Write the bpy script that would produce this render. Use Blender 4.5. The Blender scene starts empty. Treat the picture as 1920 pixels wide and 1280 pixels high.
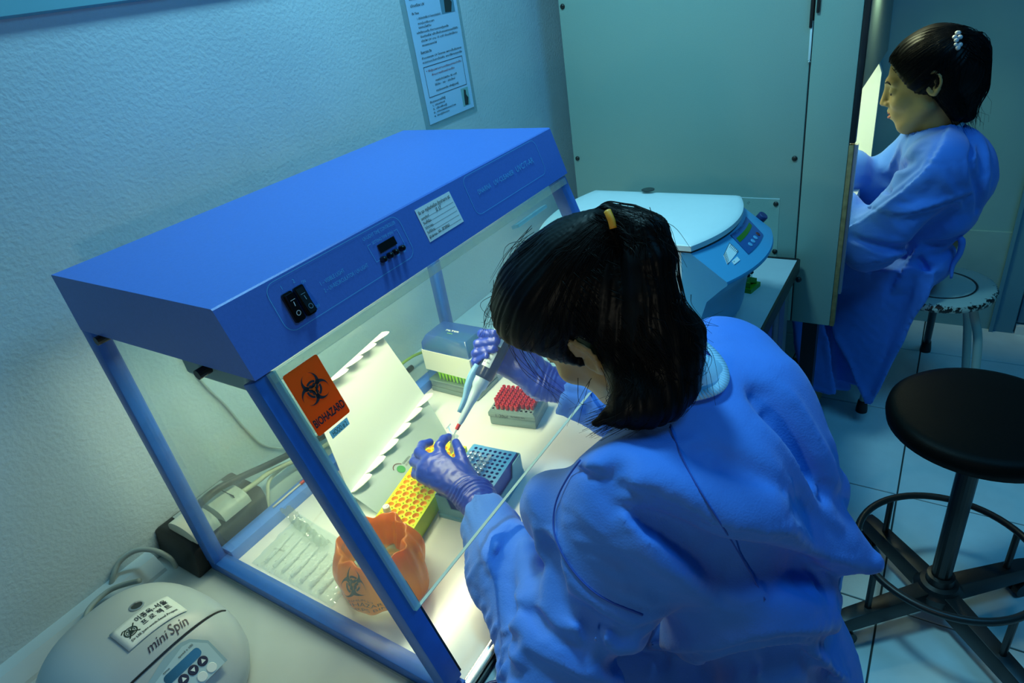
import bpy, bmesh, math, random
import numpy as np
from mathutils import Vector, Matrix

random.seed(7); np.random.seed(7)
C = bpy.context.scene.collection
SC = bpy.context.scene
# ------------------------------------------------------------------ camera, world, lights
# Everything is laid out in metres with z = 0 on the worktop; BENCH lifts the whole
# room at the very end so that the floor is z = 0.
BENCH = 0.75
FLOOR = -BENCH
CAM_R = np.array([[0.84004584, 0.52243848, -0.14622254],
                  [0.15528255, -0.48979609, -0.85789692],
                  [-0.51981759, 0.69796693, -0.49257674]])
CAM_C = np.array([0.92020288, -0.30488873, 0.78526037])
CAM_F = 1213.16

cd = bpy.data.cameras.new('camera')
cam = bpy.data.objects.new('camera', cd); C.objects.link(cam)
cd.sensor_width = 36.0; cd.sensor_fit = 'HORIZONTAL'; cd.lens = 36.0 * CAM_F / 1920.0
cd.clip_start = 0.02
m = Matrix.Identity(4)
for i in range(3):
    m[i][0] = CAM_R[0][i]; m[i][1] = -CAM_R[1][i]; m[i][2] = -CAM_R[2][i]; m[i][3] = CAM_C[i]
cam.matrix_world = m
SC.camera = cam
SC.view_settings.view_transform = 'Standard'; SC.view_settings.look = 'None'
SC.view_settings.gamma = 1.0; SC.view_settings.use_curve_mapping = False
SC.view_settings.exposure = 0.0
SC.cycles.transparent_max_bounces = 32

w = bpy.data.worlds.new('room_ambient'); SC.world = w; w.use_nodes = True
w.node_tree.nodes['Background'].inputs[0].default_value = (0.0022, 0.027, 0.048, 1)
w.node_tree.nodes['Background'].inputs[1].default_value = 1.0

def area_light(name, loc, target, sx, sy, power, color, spread=180):
    ld = bpy.data.lights.new(name, 'AREA'); ld.shape = 'RECTANGLE'
    ld.size = sx; ld.size_y = sy; ld.energy = power; ld.color = color
    ld.spread = math.radians(spread)
    o = bpy.data.objects.new(name, ld); C.objects.link(o)
    o.location = loc
    d = Vector(target) - Vector(loc)
    o.rotation_euler = (0, 0, 0) if abs(d.x) + abs(d.y) < 1e-6 else d.to_track_quat('-Z', 'Y').to_euler()
    return o

# tubes of the two cabinets, the dim blue room lights and the small light held beside the camera
area_light('hood_tube_light', (0.17, 0.345, 0.420), (0.17, 0.345, 0.0), 0.03, 0.56, 3.3, (1.0, 0.96, 0.58))
area_light('clean_bench_tube_light', (0.50, 1.95, 0.56), (0.62, 1.93, 0.0), 0.12, 0.6, 7.0, (0.90, 1.0, 0.58))
area_light('ceiling_light', (1.55, 0.85, 1.85), (1.35, 0.85, -0.7), 0.7, 0.7, 13.0, (0.08, 0.50, 1.0))
area_light('key_light', (0.22, 0.62, 1.62), (0.50, 0.55, 0.1), 0.24, 0.24, 18.0, (0.30, 0.75, 0.93))
area_light('camera_side_light', (0.936, -0.66, 0.557), (0.55, 0.4, 0.42), 0.07, 0.07, 1.35, (0.95, 0.93, 0.74))

# ------------------------------------------------------------------ pixel -> point helpers (photo is 1920 x 1280)
def ray(u, v):
    return CAM_R.T @ np.array([(u - 960) / CAM_F, (v - 640) / CAM_F, 1.0])
def at(u, v, x=None, y=None, z=None, d=None):
    """the point seen at a pixel on the plane x=, y= or z=, or at a camera depth d"""
    r = ray(u, v)
    if d is not None: t = d
    elif x is not None: t = (x - CAM_C[0]) / r[0]
    elif y is not None: t = (y - CAM_C[1]) / r[1]
    else: t = (z - CAM_C[2]) / r[2]
    return CAM_C + t * r

# ------------------------------------------------------------------ materials
def srgb(h):
    h = h.lstrip('#'); c = [int(h[i:i+2], 16) / 255 for i in (0, 2, 4)]
    return tuple(((x + 0.055) / 1.055) ** 2.4 if x > 0.04045 else x / 12.92 for x in c)
MATS = {}
def mat(name, col, rough=0.5, metal=0.0, var=0.0, vscale=40.0, bump=0.0, bscale=200.0, spec=0.5,
        emit=None, estr=0.0, trans=0.0, sheen=0.0, coat=0.0):
    if name in MATS: return MATS[name]
    if isinstance(col, str): col = srgb(col)
    mt = bpy.data.materials.new(name); mt.use_nodes = True
    nt = mt.node_tree; b = nt.nodes['Principled BSDF']
    b.inputs['Roughness'].default_value = rough; b.inputs['Metallic'].default_value = metal
    b.inputs['Specular IOR Level'].default_value = spec
    b.inputs['Base Color'].default_value = (*col, 1)
    b.inputs['Transmission Weight'].default_value = trans
    b.inputs['Sheen Weight'].default_value = sheen
    b.inputs['Coat Weight'].default_value = coat
    tc = nt.nodes.new('ShaderNodeTexCoord')
    if var > 0:
        n = nt.nodes.new('ShaderNodeTexNoise'); n.inputs['Scale'].default_value = vscale
        n.inputs['Detail'].default_value = 4
        nt.links.new(tc.outputs['Object'], n.inputs['Vector'])
        r = nt.nodes.new('ShaderNodeMapRange')
        r.inputs[1].default_value = 0.25; r.inputs[2].default_value = 0.75
        r.inputs[3].default_value = 1 - var; r.inputs[4].default_value = 1 + var
        nt.links.new(n.outputs[0], r.inputs[0])
        mx = nt.nodes.new('ShaderNodeVectorMath'); mx.operation = 'SCALE'
        mx.inputs[0].default_value = col
        nt.links.new(r.outputs[0], mx.inputs['Scale'])
        nt.links.new(mx.outputs[0], b.inputs['Base Color'])
    if bump > 0:
        n2 = nt.nodes.new('ShaderNodeTexNoise'); n2.inputs['Scale'].default_value = bscale
        n2.inputs['Detail'].default_value = 5
        nt.links.new(tc.outputs['Object'], n2.inputs['Vector'])
        bp = nt.nodes.new('ShaderNodeBump'); bp.inputs['Strength'].default_value = bump
        bp.inputs['Distance'].default_value = 0.01
        nt.links.new(n2.outputs[0], bp.inputs['Height']); nt.links.new(bp.outputs[0], b.inputs['Normal'])
    if emit is not None:
        b.inputs['Emission Color'].default_value = (*(srgb(emit) if isinstance(emit, str) else emit), 1)
        b.inputs['Emission Strength'].default_value = estr
    MATS[name] = mt; return mt

def clear_mat(name, tint=(0.95, 0.98, 0.97), gloss=0.06, rough=0.03, opacity=0.0, col=(0.8, 0.9, 0.9), ior=1.45, bump=0.0, bscale=60):
    """thin clear sheet: straight-through transparency, a Fresnel gloss and an optional milky share"""
    if name in MATS: return MATS[name]
    mt = bpy.data.materials.new(name); mt.use_nodes = True; nt = mt.node_tree
    nt.nodes.remove(nt.nodes['Principled BSDF'])
    out = nt.nodes['Material Output']
    tr = nt.nodes.new('ShaderNodeBsdfTransparent'); tr.inputs[0].default_value = (*tint, 1)
    gl = nt.nodes.new('ShaderNodeBsdfGlossy'); gl.inputs['Roughness'].default_value = rough
    gl.inputs[0].default_value = (0.9, 0.95, 1, 1)
    lw = nt.nodes.new('ShaderNodeLayerWeight'); fr = nt.nodes.new('ShaderNodeMath'); fr.operation = 'POWER'; fr.inputs[1].default_value = 4.0
    nt.links.new(lw.outputs['Facing'], fr.inputs[0])
    mixg = nt.nodes.new('ShaderNodeMixShader')
    mu = nt.nodes.new('ShaderNodeMath'); mu.operation = 'MULTIPLY_ADD'; mu.inputs[1].default_value = 0.5; mu.inputs[2].default_value = gloss
    nt.links.new(fr.outputs[0], mu.inputs[0])
    if bump > 0:
        tc = nt.nodes.new('ShaderNodeTexCoord')
        n2 = nt.nodes.new('ShaderNodeTexNoise'); n2.inputs['Scale'].default_value = bscale
        nt.links.new(tc.outputs['Object'], n2.inputs['Vector'])
        bp = nt.nodes.new('ShaderNodeBump'); bp.inputs['Strength'].default_value = bump; bp.inputs['Distance'].default_value = 0.01
        nt.links.new(n2.outputs[0], bp.inputs['Height'])
        nt.links.new(bp.outputs[0], gl.inputs['Normal']); nt.links.new(bp.outputs[0], lw.inputs['Normal'])
    df = nt.nodes.new('ShaderNodeBsdfDiffuse'); df.inputs[0].default_value = (*col, 1)
    tl = nt.nodes.new('ShaderNodeBsdfTranslucent'); tl.inputs[0].default_value = (*col, 1)
    dt = nt.nodes.new('ShaderNodeMixShader'); dt.inputs[0].default_value = 0.45
    nt.links.new(df.outputs[0], dt.inputs[1]); nt.links.new(tl.outputs[0], dt.inputs[2])
    mo = nt.nodes.new('ShaderNodeMixShader'); mo.inputs[0].default_value = opacity
    nt.links.new(tr.outputs[0], mo.inputs[1]); nt.links.new(dt.outputs[0], mo.inputs[2])
    nt.links.new(mu.outputs[0], mixg.inputs[0]); nt.links.new(mo.outputs[0], mixg.inputs[1]); nt.links.new(gl.outputs[0], mixg.inputs[2])
    nt.links.new(mixg.outputs[0], out.inputs[0])
    MATS[name] = mt; return mt

# ------------------------------------------------------------------ object helpers
ORI = {}
def thing(name, label, cat, loc, group=None):
    o = bpy.data.objects.new(name, None); C.objects.link(o); o.location = loc
    o.empty_display_size = 0.05
    o['label'] = label; o['category'] = cat
    if group: o['group'] = group
    ORI[o] = np.array(loc, float); return o
def tag(o, label, cat, group=None):
    o['label'] = label; o['category'] = cat
    if group: o['group'] = group
    return o
def struct(o):
    o['kind'] = 'structure'; return o
def dup(root, off, label=None, group=None):
    r = root.copy(); C.objects.link(r); r.location = Vector(root.location) + Vector(off)
    if label: r['label'] = label
    if group: r['group'] = group
    for ch in root.children:
        c = ch.copy(); C.objects.link(c); c.parent = r
        for g in ch.children:
            d = g.copy(); C.objects.link(d); d.parent = c
    ORI[r] = np.array(r.location); return r

def orth(d):
    d = np.array(d, float); d /= np.linalg.norm(d)
    a = np.array([0, 0, 1.0]) if abs(d[2]) < 0.9 else np.array([1.0, 0, 0])
    x = np.cross(a, d); x /= np.linalg.norm(x); return d, x, np.cross(d, x)

class MB:
    """collects shapes and links them as ONE mesh object"""
    def __init__(s): s.v = []; s.f = []; s.mi = []; s.cur = 0
    def add(s, vs, fs):
        b = len(s.v); s.v += [tuple(map(float, p)) for p in vs]
        for f in fs: s.f.append(tuple(b + i for i in f)); s.mi.append(s.cur)
        return s
    def quad(s, a, b, c, d): return s.add([a, b, c, d], [(0, 1, 2, 3)])
    def obox(s, o, ax, ay, az):
        """box from corner o along three vectors"""
        o, ax, ay, az = (np.array(t, float) for t in (o, ax, ay, az))
        if np.dot(np.cross(ax, ay), az) < 0: ax, ay = ay, ax
        vs = [o + ax * i + ay * j + az * k for k in (0, 1) for j in (0, 1) for i in (0, 1)]
        return s.add(vs, [(0, 2, 3, 1), (4, 5, 7, 6), (0, 1, 5, 4), (2, 6, 7, 3), (0, 4, 6, 2), (1, 3, 7, 5)])
    def box(s, x0, x1, y0, y1, z0, z1): return s.obox((x0, y0, z0), (x1 - x0, 0, 0), (0, y1 - y0, 0), (0, 0, z1 - z0))
    def prism(s, pts, d):
        """polygon (3-D points) extruded along d"""
        pts = [np.array(p, float) for p in pts]; d = np.array(d, float); n = len(pts)
        nn = sum(np.cross(pts[i] - pts[0], pts[(i + 1) % n] - pts[0]) for i in range(n))
        if np.dot(nn, d) > 0: pts = pts[::-1]
        vs = pts + [p + d for p in pts]
        return s.add(vs, [tuple(range(n)), tuple(range(2 * n - 1, n - 1, -1))] + [((i + 1) % n, i, n + i, n + (i + 1) % n) for i in range(n)])
    def lathe(s, o, d, prof, n=24, ex=None, cap=True):
        """prof = [(r, h)...] along d from o"""
        d, x, y = orth(d)
        if ex is not None:
            x = np.array(ex, float); x -= d * x.dot(d); x /= np.linalg.norm(x); y = np.cross(d, x)
        o = np.array(o, float); vs = []; fs = []
        for r, h in prof:
            for i in range(n):
                a = 2 * math.pi * i / n; vs.append(o + d * h + (x * math.cos(a) + y * math.sin(a)) * r)
        m_ = len(prof)
        for j in range(m_ - 1):
            for i in range(n):
                i2 = (i + 1) % n; fs.append((j * n + i, j * n + i2, (j + 1) * n + i2, (j + 1) * n + i))
        if cap:
            fs.append(tuple(range(n - 1, -1, -1))); fs.append(tuple((m_ - 1) * n + i for i in range(n)))
        return s.add(vs, fs)
    def cyl(s, a, b, r, r2=None, n=20):
        a = np.array(a, float); b = np.array(b, float)
        return s.lathe(a, b - a, [(r, 0), (r if r2 is None else r2, np.linalg.norm(b - a))], n)
    def tube(s, pts, r, n=10, closed=False, smooth=0):
        pts = [np.array(p, float) for p in pts]
        if smooth: pts = spline(pts, smooth, closed)
        k = len(pts); rr = r if hasattr(r, '__len__') else [r] * k
        if len(rr) != k: rr = np.interp(np.linspace(0, 1, k), np.linspace(0, 1, len(rr)), rr)
        vs = []; fs = []; x = None
        for i, p in enumerate(pts):
            if closed: t = pts[(i + 1) % k] - pts[i - 1]
            else: t = pts[min(i + 1, k - 1)] - pts[max(i - 1, 0)]
            t = t / (np.linalg.norm(t) + 1e-12)
            if x is None: _, x, y = orth(t)
            else:
                x = x - t * x.dot(t); x /= np.linalg.norm(x) + 1e-12; y = np.cross(t, x)
            for j in range(n):
                a = 2 * math.pi * j / n; vs.append(p + (x * math.cos(a) + y * math.sin(a)) * rr[i])
        m_ = k if closed else k - 1
        for i in range(m_):
            for j in range(n):
                j2 = (j + 1) % n; i2 = (i + 1) % k
                fs.append((i * n + j, i * n + j2, i2 * n + j2, i2 * n + j))
        if not closed: fs += [tuple(range(n - 1, -1, -1)), tuple((k - 1) * n + j for j in range(n))]
        return s.add(vs, fs)
    def sphere(s, c, r, n=12, sc=(1, 1, 1)):
        prof = [(max(1e-5, math.sin(math.pi * i / n)) , -math.cos(math.pi * i / n)) for i in range(n + 1)]
        b = len(s.v); s.lathe((0, 0, 0), (0, 0, 1), prof, 2 * n)
        for i in range(b, len(s.v)):
            s.v[i] = tuple(c[k] + s.v[i][k] * r * sc[k] for k in range(3))
        return s
    def grid(s, fn, nu, nv, thick=None, two=False):
        """surface fn(u,v) in 0..1"""
        vs = [fn(i / nu, j / nv) for j in range(nv + 1) for i in range(nu + 1)]
        return s.add(vs, [(j * (nu + 1) + i, j * (nu + 1) + i + 1, (j + 1) * (nu + 1) + i + 1, (j + 1) * (nu + 1) + i) for j in range(nv) for i in range(nu)])
    def build(s, name, mats, parent=None, smooth=False, bevel=0.0, seg=2, auto=None, solid=0.0, sub=0):
        me = bpy.data.meshes.new(name)
        off = ORI.get(parent, np.zeros(3)) if parent is not None else np.zeros(3)
        vs = np.array(s.v) - off
        me.from_pydata(vs.tolist(), [], s.f)
        if not isinstance(mats, (list, tuple)): mats = [mats]
        for x in mats: me.materials.append(x)
        me.polygons.foreach_set('material_index', s.mi)
        if smooth: me.polygons.foreach_set('use_smooth', [True] * len(me.polygons))
        me.update()
        o = bpy.data.objects.new(name, me); C.objects.link(o)
        if parent is not None: o.parent = parent
        ORI[o] = off
        if bevel > 0:
            bm = bmesh.new(); bm.from_mesh(me)
            bmesh.ops.remove_doubles(bm, verts=bm.verts, dist=1e-6)
            ed = [e for e in bm.edges if len(e.link_faces) == 2 and e.calc_face_angle(0) > 0.5]
            bmesh.ops.bevel(bm, geom=ed, offset=bevel, segments=seg, affect='EDGES', profile=0.5, clamp_overlap=True)
            bm.to_mesh(me); bm.free()
            me.polygons.foreach_set('use_smooth', [True] * len(me.polygons))
            me.set_sharp_from_angle(angle=math.radians(40))
        if auto is not None:
            me.polygons.foreach_set('use_smooth', [True] * len(me.polygons))
            me.set_sharp_from_angle(angle=math.radians(auto))
        if solid:
            md = o.modifiers.new('thickness', 'SOLIDIFY'); md.thickness = solid; md.offset = 0
        if sub:
            md = o.modifiers.new('rounding', 'SUBSURF'); md.levels = sub; md.render_levels = sub
        return o

def spline(pts, k, closed=False):
    """Catmull-Rom through pts, k samples per span"""
    P = [np.array(p, float) for p in pts]; n = len(P); out = []
    for i in range(n if closed else n - 1):
        p0 = P[i - 1] if (i > 0 or closed) else 2 * P[0] - P[1]
        p1 = P[i]; p2 = P[(i + 1) % n]
        p3 = P[(i + 2) % n] if (i + 2 < n or closed) else 2 * P[-1] - P[-2]
        for j in range(k):
            t = j / k
            out.append(0.5 * (2 * p1 + (p2 - p0) * t + (2 * p0 - 5 * p1 + 4 * p2 - p3) * t * t + (3 * p1 - p0 - 3 * p2 + p3) * t ** 3))
    if not closed: out.append(P[-1])
    return out

def text(s, size, o, xd, yd, mt, parent, name='lettering', width=None, align='LEFT', bold=0.0, shear=0.0, space=1.0):
    """flat print: font outline turned into a mesh lying in the plane o + xd, yd"""
    cu = bpy.data.curves.new('lettering', 'FONT'); cu.body = s; cu.size = 1.0
    cu.align_x = align; cu.align_y = 'BOTTOM_BASELINE' if hasattr(cu, 'align_y') else cu.align_y
    cu.offset = bold; cu.shear = shear; cu.space_character = space; cu.resolution_u = 3
    to = bpy.data.objects.new('lettering_curve', cu); C.objects.link(to)
    bpy.context.view_layer.update()
    me = bpy.data.meshes.new_from_object(to.evaluated_get(bpy.context.evaluated_depsgraph_get()))
    bpy.data.objects.remove(to); bpy.data.curves.remove(cu)
    n = len(me.vertices)
    co = np.zeros(n * 3); me.vertices.foreach_get('co', co); co = co.reshape(-1, 3)
    xd = np.array(xd, float); xd /= np.linalg.norm(xd); yd = np.array(yd, float); yd -= xd * yd.dot(xd); yd /= np.linalg.norm(yd)
    nz = np.cross(xd, yd)
    sx = size if width is None or n == 0 else width / max(1e-6, co[:, 0].max() - min(0, co[:, 0].min()))
    off = ORI.get(parent, np.zeros(3)) if parent is not None else np.zeros(3)
    p = np.array(o, float) - off + co[:, :1] * sx * xd + co[:, 1:2] * size * yd + nz * 0.0004
    me.vertices.foreach_set('co', p.ravel()); me.materials.clear(); me.materials.append(mt); me.update()
    ob = bpy.data.objects.new(name, me); C.objects.link(ob)
    if parent is not None: ob.parent = parent
    ORI[ob] = off
    return ob

def frame_of(o, xd, yd):
    """local (a, b, h) -> world mapper for a flat face"""
    o = np.array(o, float); xd = np.array(xd, float) / np.linalg.norm(xd); yd = np.array(yd, float)
    yd = yd - xd * yd.dot(xd); yd /= np.linalg.norm(yd); nz = np.cross(xd, yd)
    return lambda a, b, h=0.0: o + xd * a + yd * b + nz * h

def ribbon(mb, F, pts, wd, h=0.0004, closed=False):
    """flat printed line of width wd through local points on a face"""
    k = len(pts)
    for i in range(k if closed else k - 1):
        a = np.array(pts[i], float); b = np.array(pts[(i + 1) % k], float); t = b - a; L = np.linalg.norm(t)
        if L < 1e-9: continue
        t /= L; n = np.array([-t[1], t[0]]) * wd / 2; e = t * wd * 0.3
        mb.quad(F(*(a - e - n), h), F(*(b + e - n), h), F(*(b + e + n), h), F(*(a - e + n), h))
def rrect(x0, y0, x1, y1, r, k=6):
    out = []
    for cx, cy, a0 in ((x1 - r, y0 + r, -90), (x1 - r, y1 - r, 0), (x0 + r, y1 - r, 90), (x0 + r, y0 + r, 180)):
        for i in range(k + 1):
            a = math.radians(a0 + 90 * i / k); out.append((cx + r * math.cos(a), cy + r * math.sin(a)))
    return out
def biohazard(mb, F, cx, cy, R, h=0.0005):
    """the three-horned sign, flat, radius R"""
    u = R / 27.0
    for k in range(3):
        th = math.radians(90 + 120 * k)
        ca, sa = math.cos(th), math.sin(th)
        def W(x, y): return F(cx + (x * ca - y * sa) * u, cy + (x * sa + y * ca) * u, h)
        n = 40
        for i in range(n):
            q = []
            for j in (i, i + 1):
                t = math.radians(17 + (360 - 34) * j / n)
                ti = math.radians(22 + (360 - 44) * j / n)
                q.append(((11 + 15 * math.cos(t), 15 * math.sin(t)), (15.2 + 11 * math.cos(ti), 11 * math.sin(ti))))
            (a, b), (c, d) = q
            def clip(p):
                r_ = math.hypot(*p)
                if r_ < 3.2: p = (p[0] * 3.2 / max(r_, 1e-3), p[1] * 3.2 / max(r_, 1e-3))
                # keep each horn in its own third, with a thin gap between
                ang = math.atan2(p[1], p[0]); lim = math.radians(60)
                return p
            mb.quad(W(*clip(a)), W(*clip(c)), W(*clip(d)), W(*clip(b)))
        for i in range(16):
            a0 = math.radians(-37 + 74 * i / 16); a1 = math.radians(-37 + 74 * (i + 1) / 16)
            g0 = math.radians(-43 + 86 * i / 16); g1 = math.radians(-43 + 86 * (i + 1) / 16)
            def W1(x, y, e): return F(cx + (x * ca - y * sa) * u, cy + (x * sa + y * ca) * u, h + e)
            mb.cur = 1; mb.quad(*[W1(r_ * math.cos(t_), r_ * math.sin(t_), .00012) for r_, t_ in ((8.9, g0), (14.6, g0), (14.6, g1), (8.9, g1))])
            mb.cur = 0; mb.quad(*[W1(r_ * math.cos(t_), r_ * math.sin(t_), .00024) for r_, t_ in ((10.0, a0), (13.4, a0), (13.4, a1), (10.0, a1))])
        mb.cur = 1; mb.quad(W1(-1, -.7, .00012), W1(-8.2, -.7, .00012), W1(-8.2, .7, .00012), W1(-1, .7, .00012)); mb.cur = 0
    mb.cur = 1; n = 20
    for i in range(n):
        a0, a1 = 2 * math.pi * i / n, 2 * math.pi * (i + 1) / n
        mb.quad(F(cx, cy, h + .0002), F(cx + 2.6 * u * math.cos(a0), cy + 2.6 * u * math.sin(a0), h + .0002), F(cx + 2.6 * u * math.cos(a1), cy + 2.6 * u * math.sin(a1), h + .0002), F(cx, cy, h + .0002))
    mb.cur = 0
def holed_block(mb, F, x0, y0, nx, ny, px, py, r, z1, depth, n=14, wall=0, well=1, taper=0.85):
    """top face at height z1 with nx x ny round wells"""
    for i in range(nx):
        for j in range(ny):
            cx = x0 + (i + .5) * px; cy = y0 + (j + .5) * py
            sq = []; ci = []; cb = []
            for k in range(n):
                a = 2 * math.pi * k / n + math.pi / 4; c, s_ = math.cos(a), math.sin(a)
                q = max(abs(c), abs(s_)); sq.append((cx + c / q * px / 2, cy + s_ / q * py / 2))
                ci.append((cx + c * r, cy + s_ * r)); cb.append((cx + c * r * taper, cy + s_ * r * taper))
            vs = [F(*p, z1) for p in sq] + [F(*p, z1) for p in ci] + [F(*p, z1 - depth) for p in cb]
            mb.cur = wall; mb.add(vs, [(k, (k + 1) % n, n + (k + 1) % n, n + k) for k in range(n)])
            mb.cur = well; mb.add(vs, [(n + k, n + (k + 1) % n, 2 * n + (k + 1) % n, 2 * n + k) for k in range(n)] + [tuple(2 * n + k for k in range(n))])
    mb.cur = wall
# ------------------------------------------------------------------ colours
M_wall = mat('plaster', (0.43, 0.55, 0.60), 0.85, var=0.05, vscale=6, bump=0.16, bscale=150)
M_wall2 = mat('smooth_paint', (0.13, 0.36, 0.43), 0.6, var=0.04, vscale=4)
M_tile = mat('floor_tile', (0.62, 0.80, 0.82), 0.35, var=0.07, vscale=9, bump=0.05, bscale=60)
M_grout = mat('grout', (0.03, 0.05, 0.05), 0.9)
M_top = mat('laminate_top', (0.46, 0.55, 0.57), 0.45, var=0.03, vscale=20)
M_black = mat('black_edge', (0.008, 0.010, 0.010), 0.4)
M_bluecab = mat('blue_laminate', (0.05, 0.07, 0.36), 0.5)
M_alu = mat('aluminium', (0.5, 0.55, 0.56), 0.35, 0.9)
M_hood = mat('blue_powder_coat', (0.062, 0.155, 0.54), 0.38, var=0.05, vscale=300, bump=0.05, bscale=900)
M_frame = mat('blue_frame_paint', (0.022, 0.125, 0.50), 0.35, var=0.08, vscale=60)
M_print = mat('cyan_print', (0.10, 0.42, 0.75), 0.6)
M_white = mat('white_plastic', (0.80, 0.83, 0.80), 0.4)
M_base = mat('white_base_plate', (0.80, 0.83, 0.78), 0.16, var=0.02, vscale=15, bump=0.02, bscale=500)
M_steel = mat('steel', (0.6, 0.62, 0.6), 0.25, 1.0)
M_plexi = clear_mat('plexiglass', (0.93, 0.975, 0.965), 0.015, 0.02, 0.03)
M_plexi_edge = clear_mat('plexiglass_edge', (0.55, 0.85, 0.9), 0.12, 0.15, 0.35, (0.6, 0.85, 0.9))
M_switch = mat('black_switch', (0.004, 0.004, 0.005), 0.3)
M_ink = mat('black_ink', (0.01, 0.012, 0.018), 0.6)
M_label = mat('label_paper', (0.72, 0.84, 0.84), 0.6)
M_orange = clear_mat('orange_sticker', (1.0, 0.2, 0.02), 0.01, 0.4, 0.97, (1.0, 0.15, 0.012))
M_cyanlab = clear_mat('cyan_label', (0.5, 0.8, 0.9), 0.01, 0.4, 0.96, (0.40, 0.75, 0.88))
M_cabin = mat('grey_cabinet_paint', (0.29, 0.44, 0.38), 0.42, var=0.05, vscale=500, bump=0.02, bscale=900)
M_brass = mat('worn_screw', (0.05, 0.05, 0.045), 0.35, 0.7)
M_ply = mat('plywood_edge', (0.26, 0.19, 0.08), 0.7, var=0.35, vscale=60)
M_dark = mat('dark_metal', (0.012, 0.016, 0.018), 0.4)

# ------------------------------------------------------------------ setting
XW = -0.12; YB = 2.58
mb = MB(); mb.box(XW - 0.1, XW, -1.3, YB + 0.1, FLOOR, 2.2); wl = struct(mb.build('wall_left', M_wall))
mb = MB(); mb.prism([(XW, -1.3, 0.826), (XW + 0.010, -1.3, 0.829), (XW + 0.010, -1.3, 2.2), (XW, -1.3, 2.2)], (0, YB + 1.3, 0))
struct(mb.build('trim_1', M_wall2))
mb = MB(); mb.box(XW - 0.1, 3.0, YB, YB + 0.1, FLOOR, 2.2); struct(mb.build('wall_back', M_wall2))
mb = MB(); mb.box(XW, 1.172, YB - 0.012, YB, FLOOR, -0.335); struct(mb.build('baseboard_back', mat('dado_paint', (0.15, 0.37, 0.42), 0.6, var=0.06, vscale=12)))
# floor with single tiles
mb = MB(); mb.box(XW - 0.1, 3.0, -1.3, YB + 0.1, FLOOR - 0.05, FLOOR - 0.004); fl = struct(mb.build('floor', M_grout))
TP = 0.434; gx = 0.9535; gy = 1.0145; g = 0.0022
tm = None
for i in range(-3, 5):
    for j in range(-5, 4):
        x0 = gx + i * TP; y0 = gy + j * TP
        x1 = min(x0 + TP, 3.0); y1 = min(y0 + TP, YB)
        if x1 < XW or y1 < -1.2: continue
        full = abs(y1 - y0 - TP) < 1e-6
        if full and tm is not None:
            o = bpy.data.objects.new('tile', tm); C.objects.link(o); o.parent = fl
        else:
            mb = MB(); mb.box(g, x1 - x0 - g, g, y1 - y0 - g, -0.02, 0.0)
            o = mb.build('tile', M_tile, fl, bevel=0.001, seg=1)
            if full: tm = o.data
        o.location = (x0, y0, FLOOR + 0.0001 * ((i * 7 + j * 3) % 3))
# cable trunking along the foot of the wall above the bench
mb = MB(); mb.prism([(XW, -1.0, 0.0), (-0.078, -1.0, 0.0), (-0.080, -1.0, 0.006), (-0.098, -1.0, 0.026), (XW, -1.0, 0.028)], (0, 0.965, 0))
struct(mb.build('trim_2', mat('trunking', (0.42, 0.52, 0.56), 0.45)))
# door at the far right
mb = MB(); mb.box(1.172, 1.185, YB - 0.035, YB + 0.02, FLOOR, 1.4); mb.box(1.185, 1.25, YB - 0.025, YB + 0.02, FLOOR, 1.4)
struct(mb.build('trim_3', mat('door_frame_paint', (0.07, 0.25, 0.36), 0.45)))
d1 = MB().box(1.256, 2.05, YB - 0.015, YB + 0.02, FLOOR + 0.045, 1.4).build('door_1', mat('door_paint', (0.06, 0.22, 0.34), 0.45), bevel=0.003); struct(d1)
MB().box(1.256, 2.05, YB - 0.03, YB + 0.02, FLOOR, FLOOR + 0.035).build('door_sill', M_label, d1)

# ------------------------------------------------------------------ workbench
t = thing('workbench', 'long white-topped laboratory bench along the wall with black edge and blue cupboard', 'bench', (0.25, 0.2, FLOOR))
MB().box(XW + 0.001, 0.625, -1.1, 1.424, -0.035, 0.0).build('worktop', M_top, t)
mb = MB(); mb.box(0.625, 0.632, -1.1, 1.431, -0.037, 0.0015); mb.box(XW + 0.001, 0.625, 1.424, 1.431, -0.037, 0.0015)
mb.build('edge_band', M_black, t, bevel=0.002)
MB().box(0.05, 0.585, 0.80, 1.36, -0.70, -0.036).build('cupboard', M_bluecab, t, bevel=0.003)
for dx, dy in ((0.56, 1.375), (0.0, 1.375), (0.56, -1.05), (0.0, -1.05)):
    mb = MB(); mb.box(dx, dx + 0.04, dy, dy + 0.04, FLOOR + 0.012, -0.036); lg = mb.build('leg', M_alu, t, bevel=0.003)
    MB().box(dx - 0.002, dx + 0.042, dy - 0.002, dy + 0.042, FLOOR, FLOOR + 0.012).build('foot', M_black, lg)
MB().box(0.60, 0.612, 1.368, 1.415, -0.70, -0.036).build('end_post', M_alu, t)
MB().sphere((0.636, 1.40, -0.045), 0.008, 8).build('hook', M_black, t)

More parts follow.
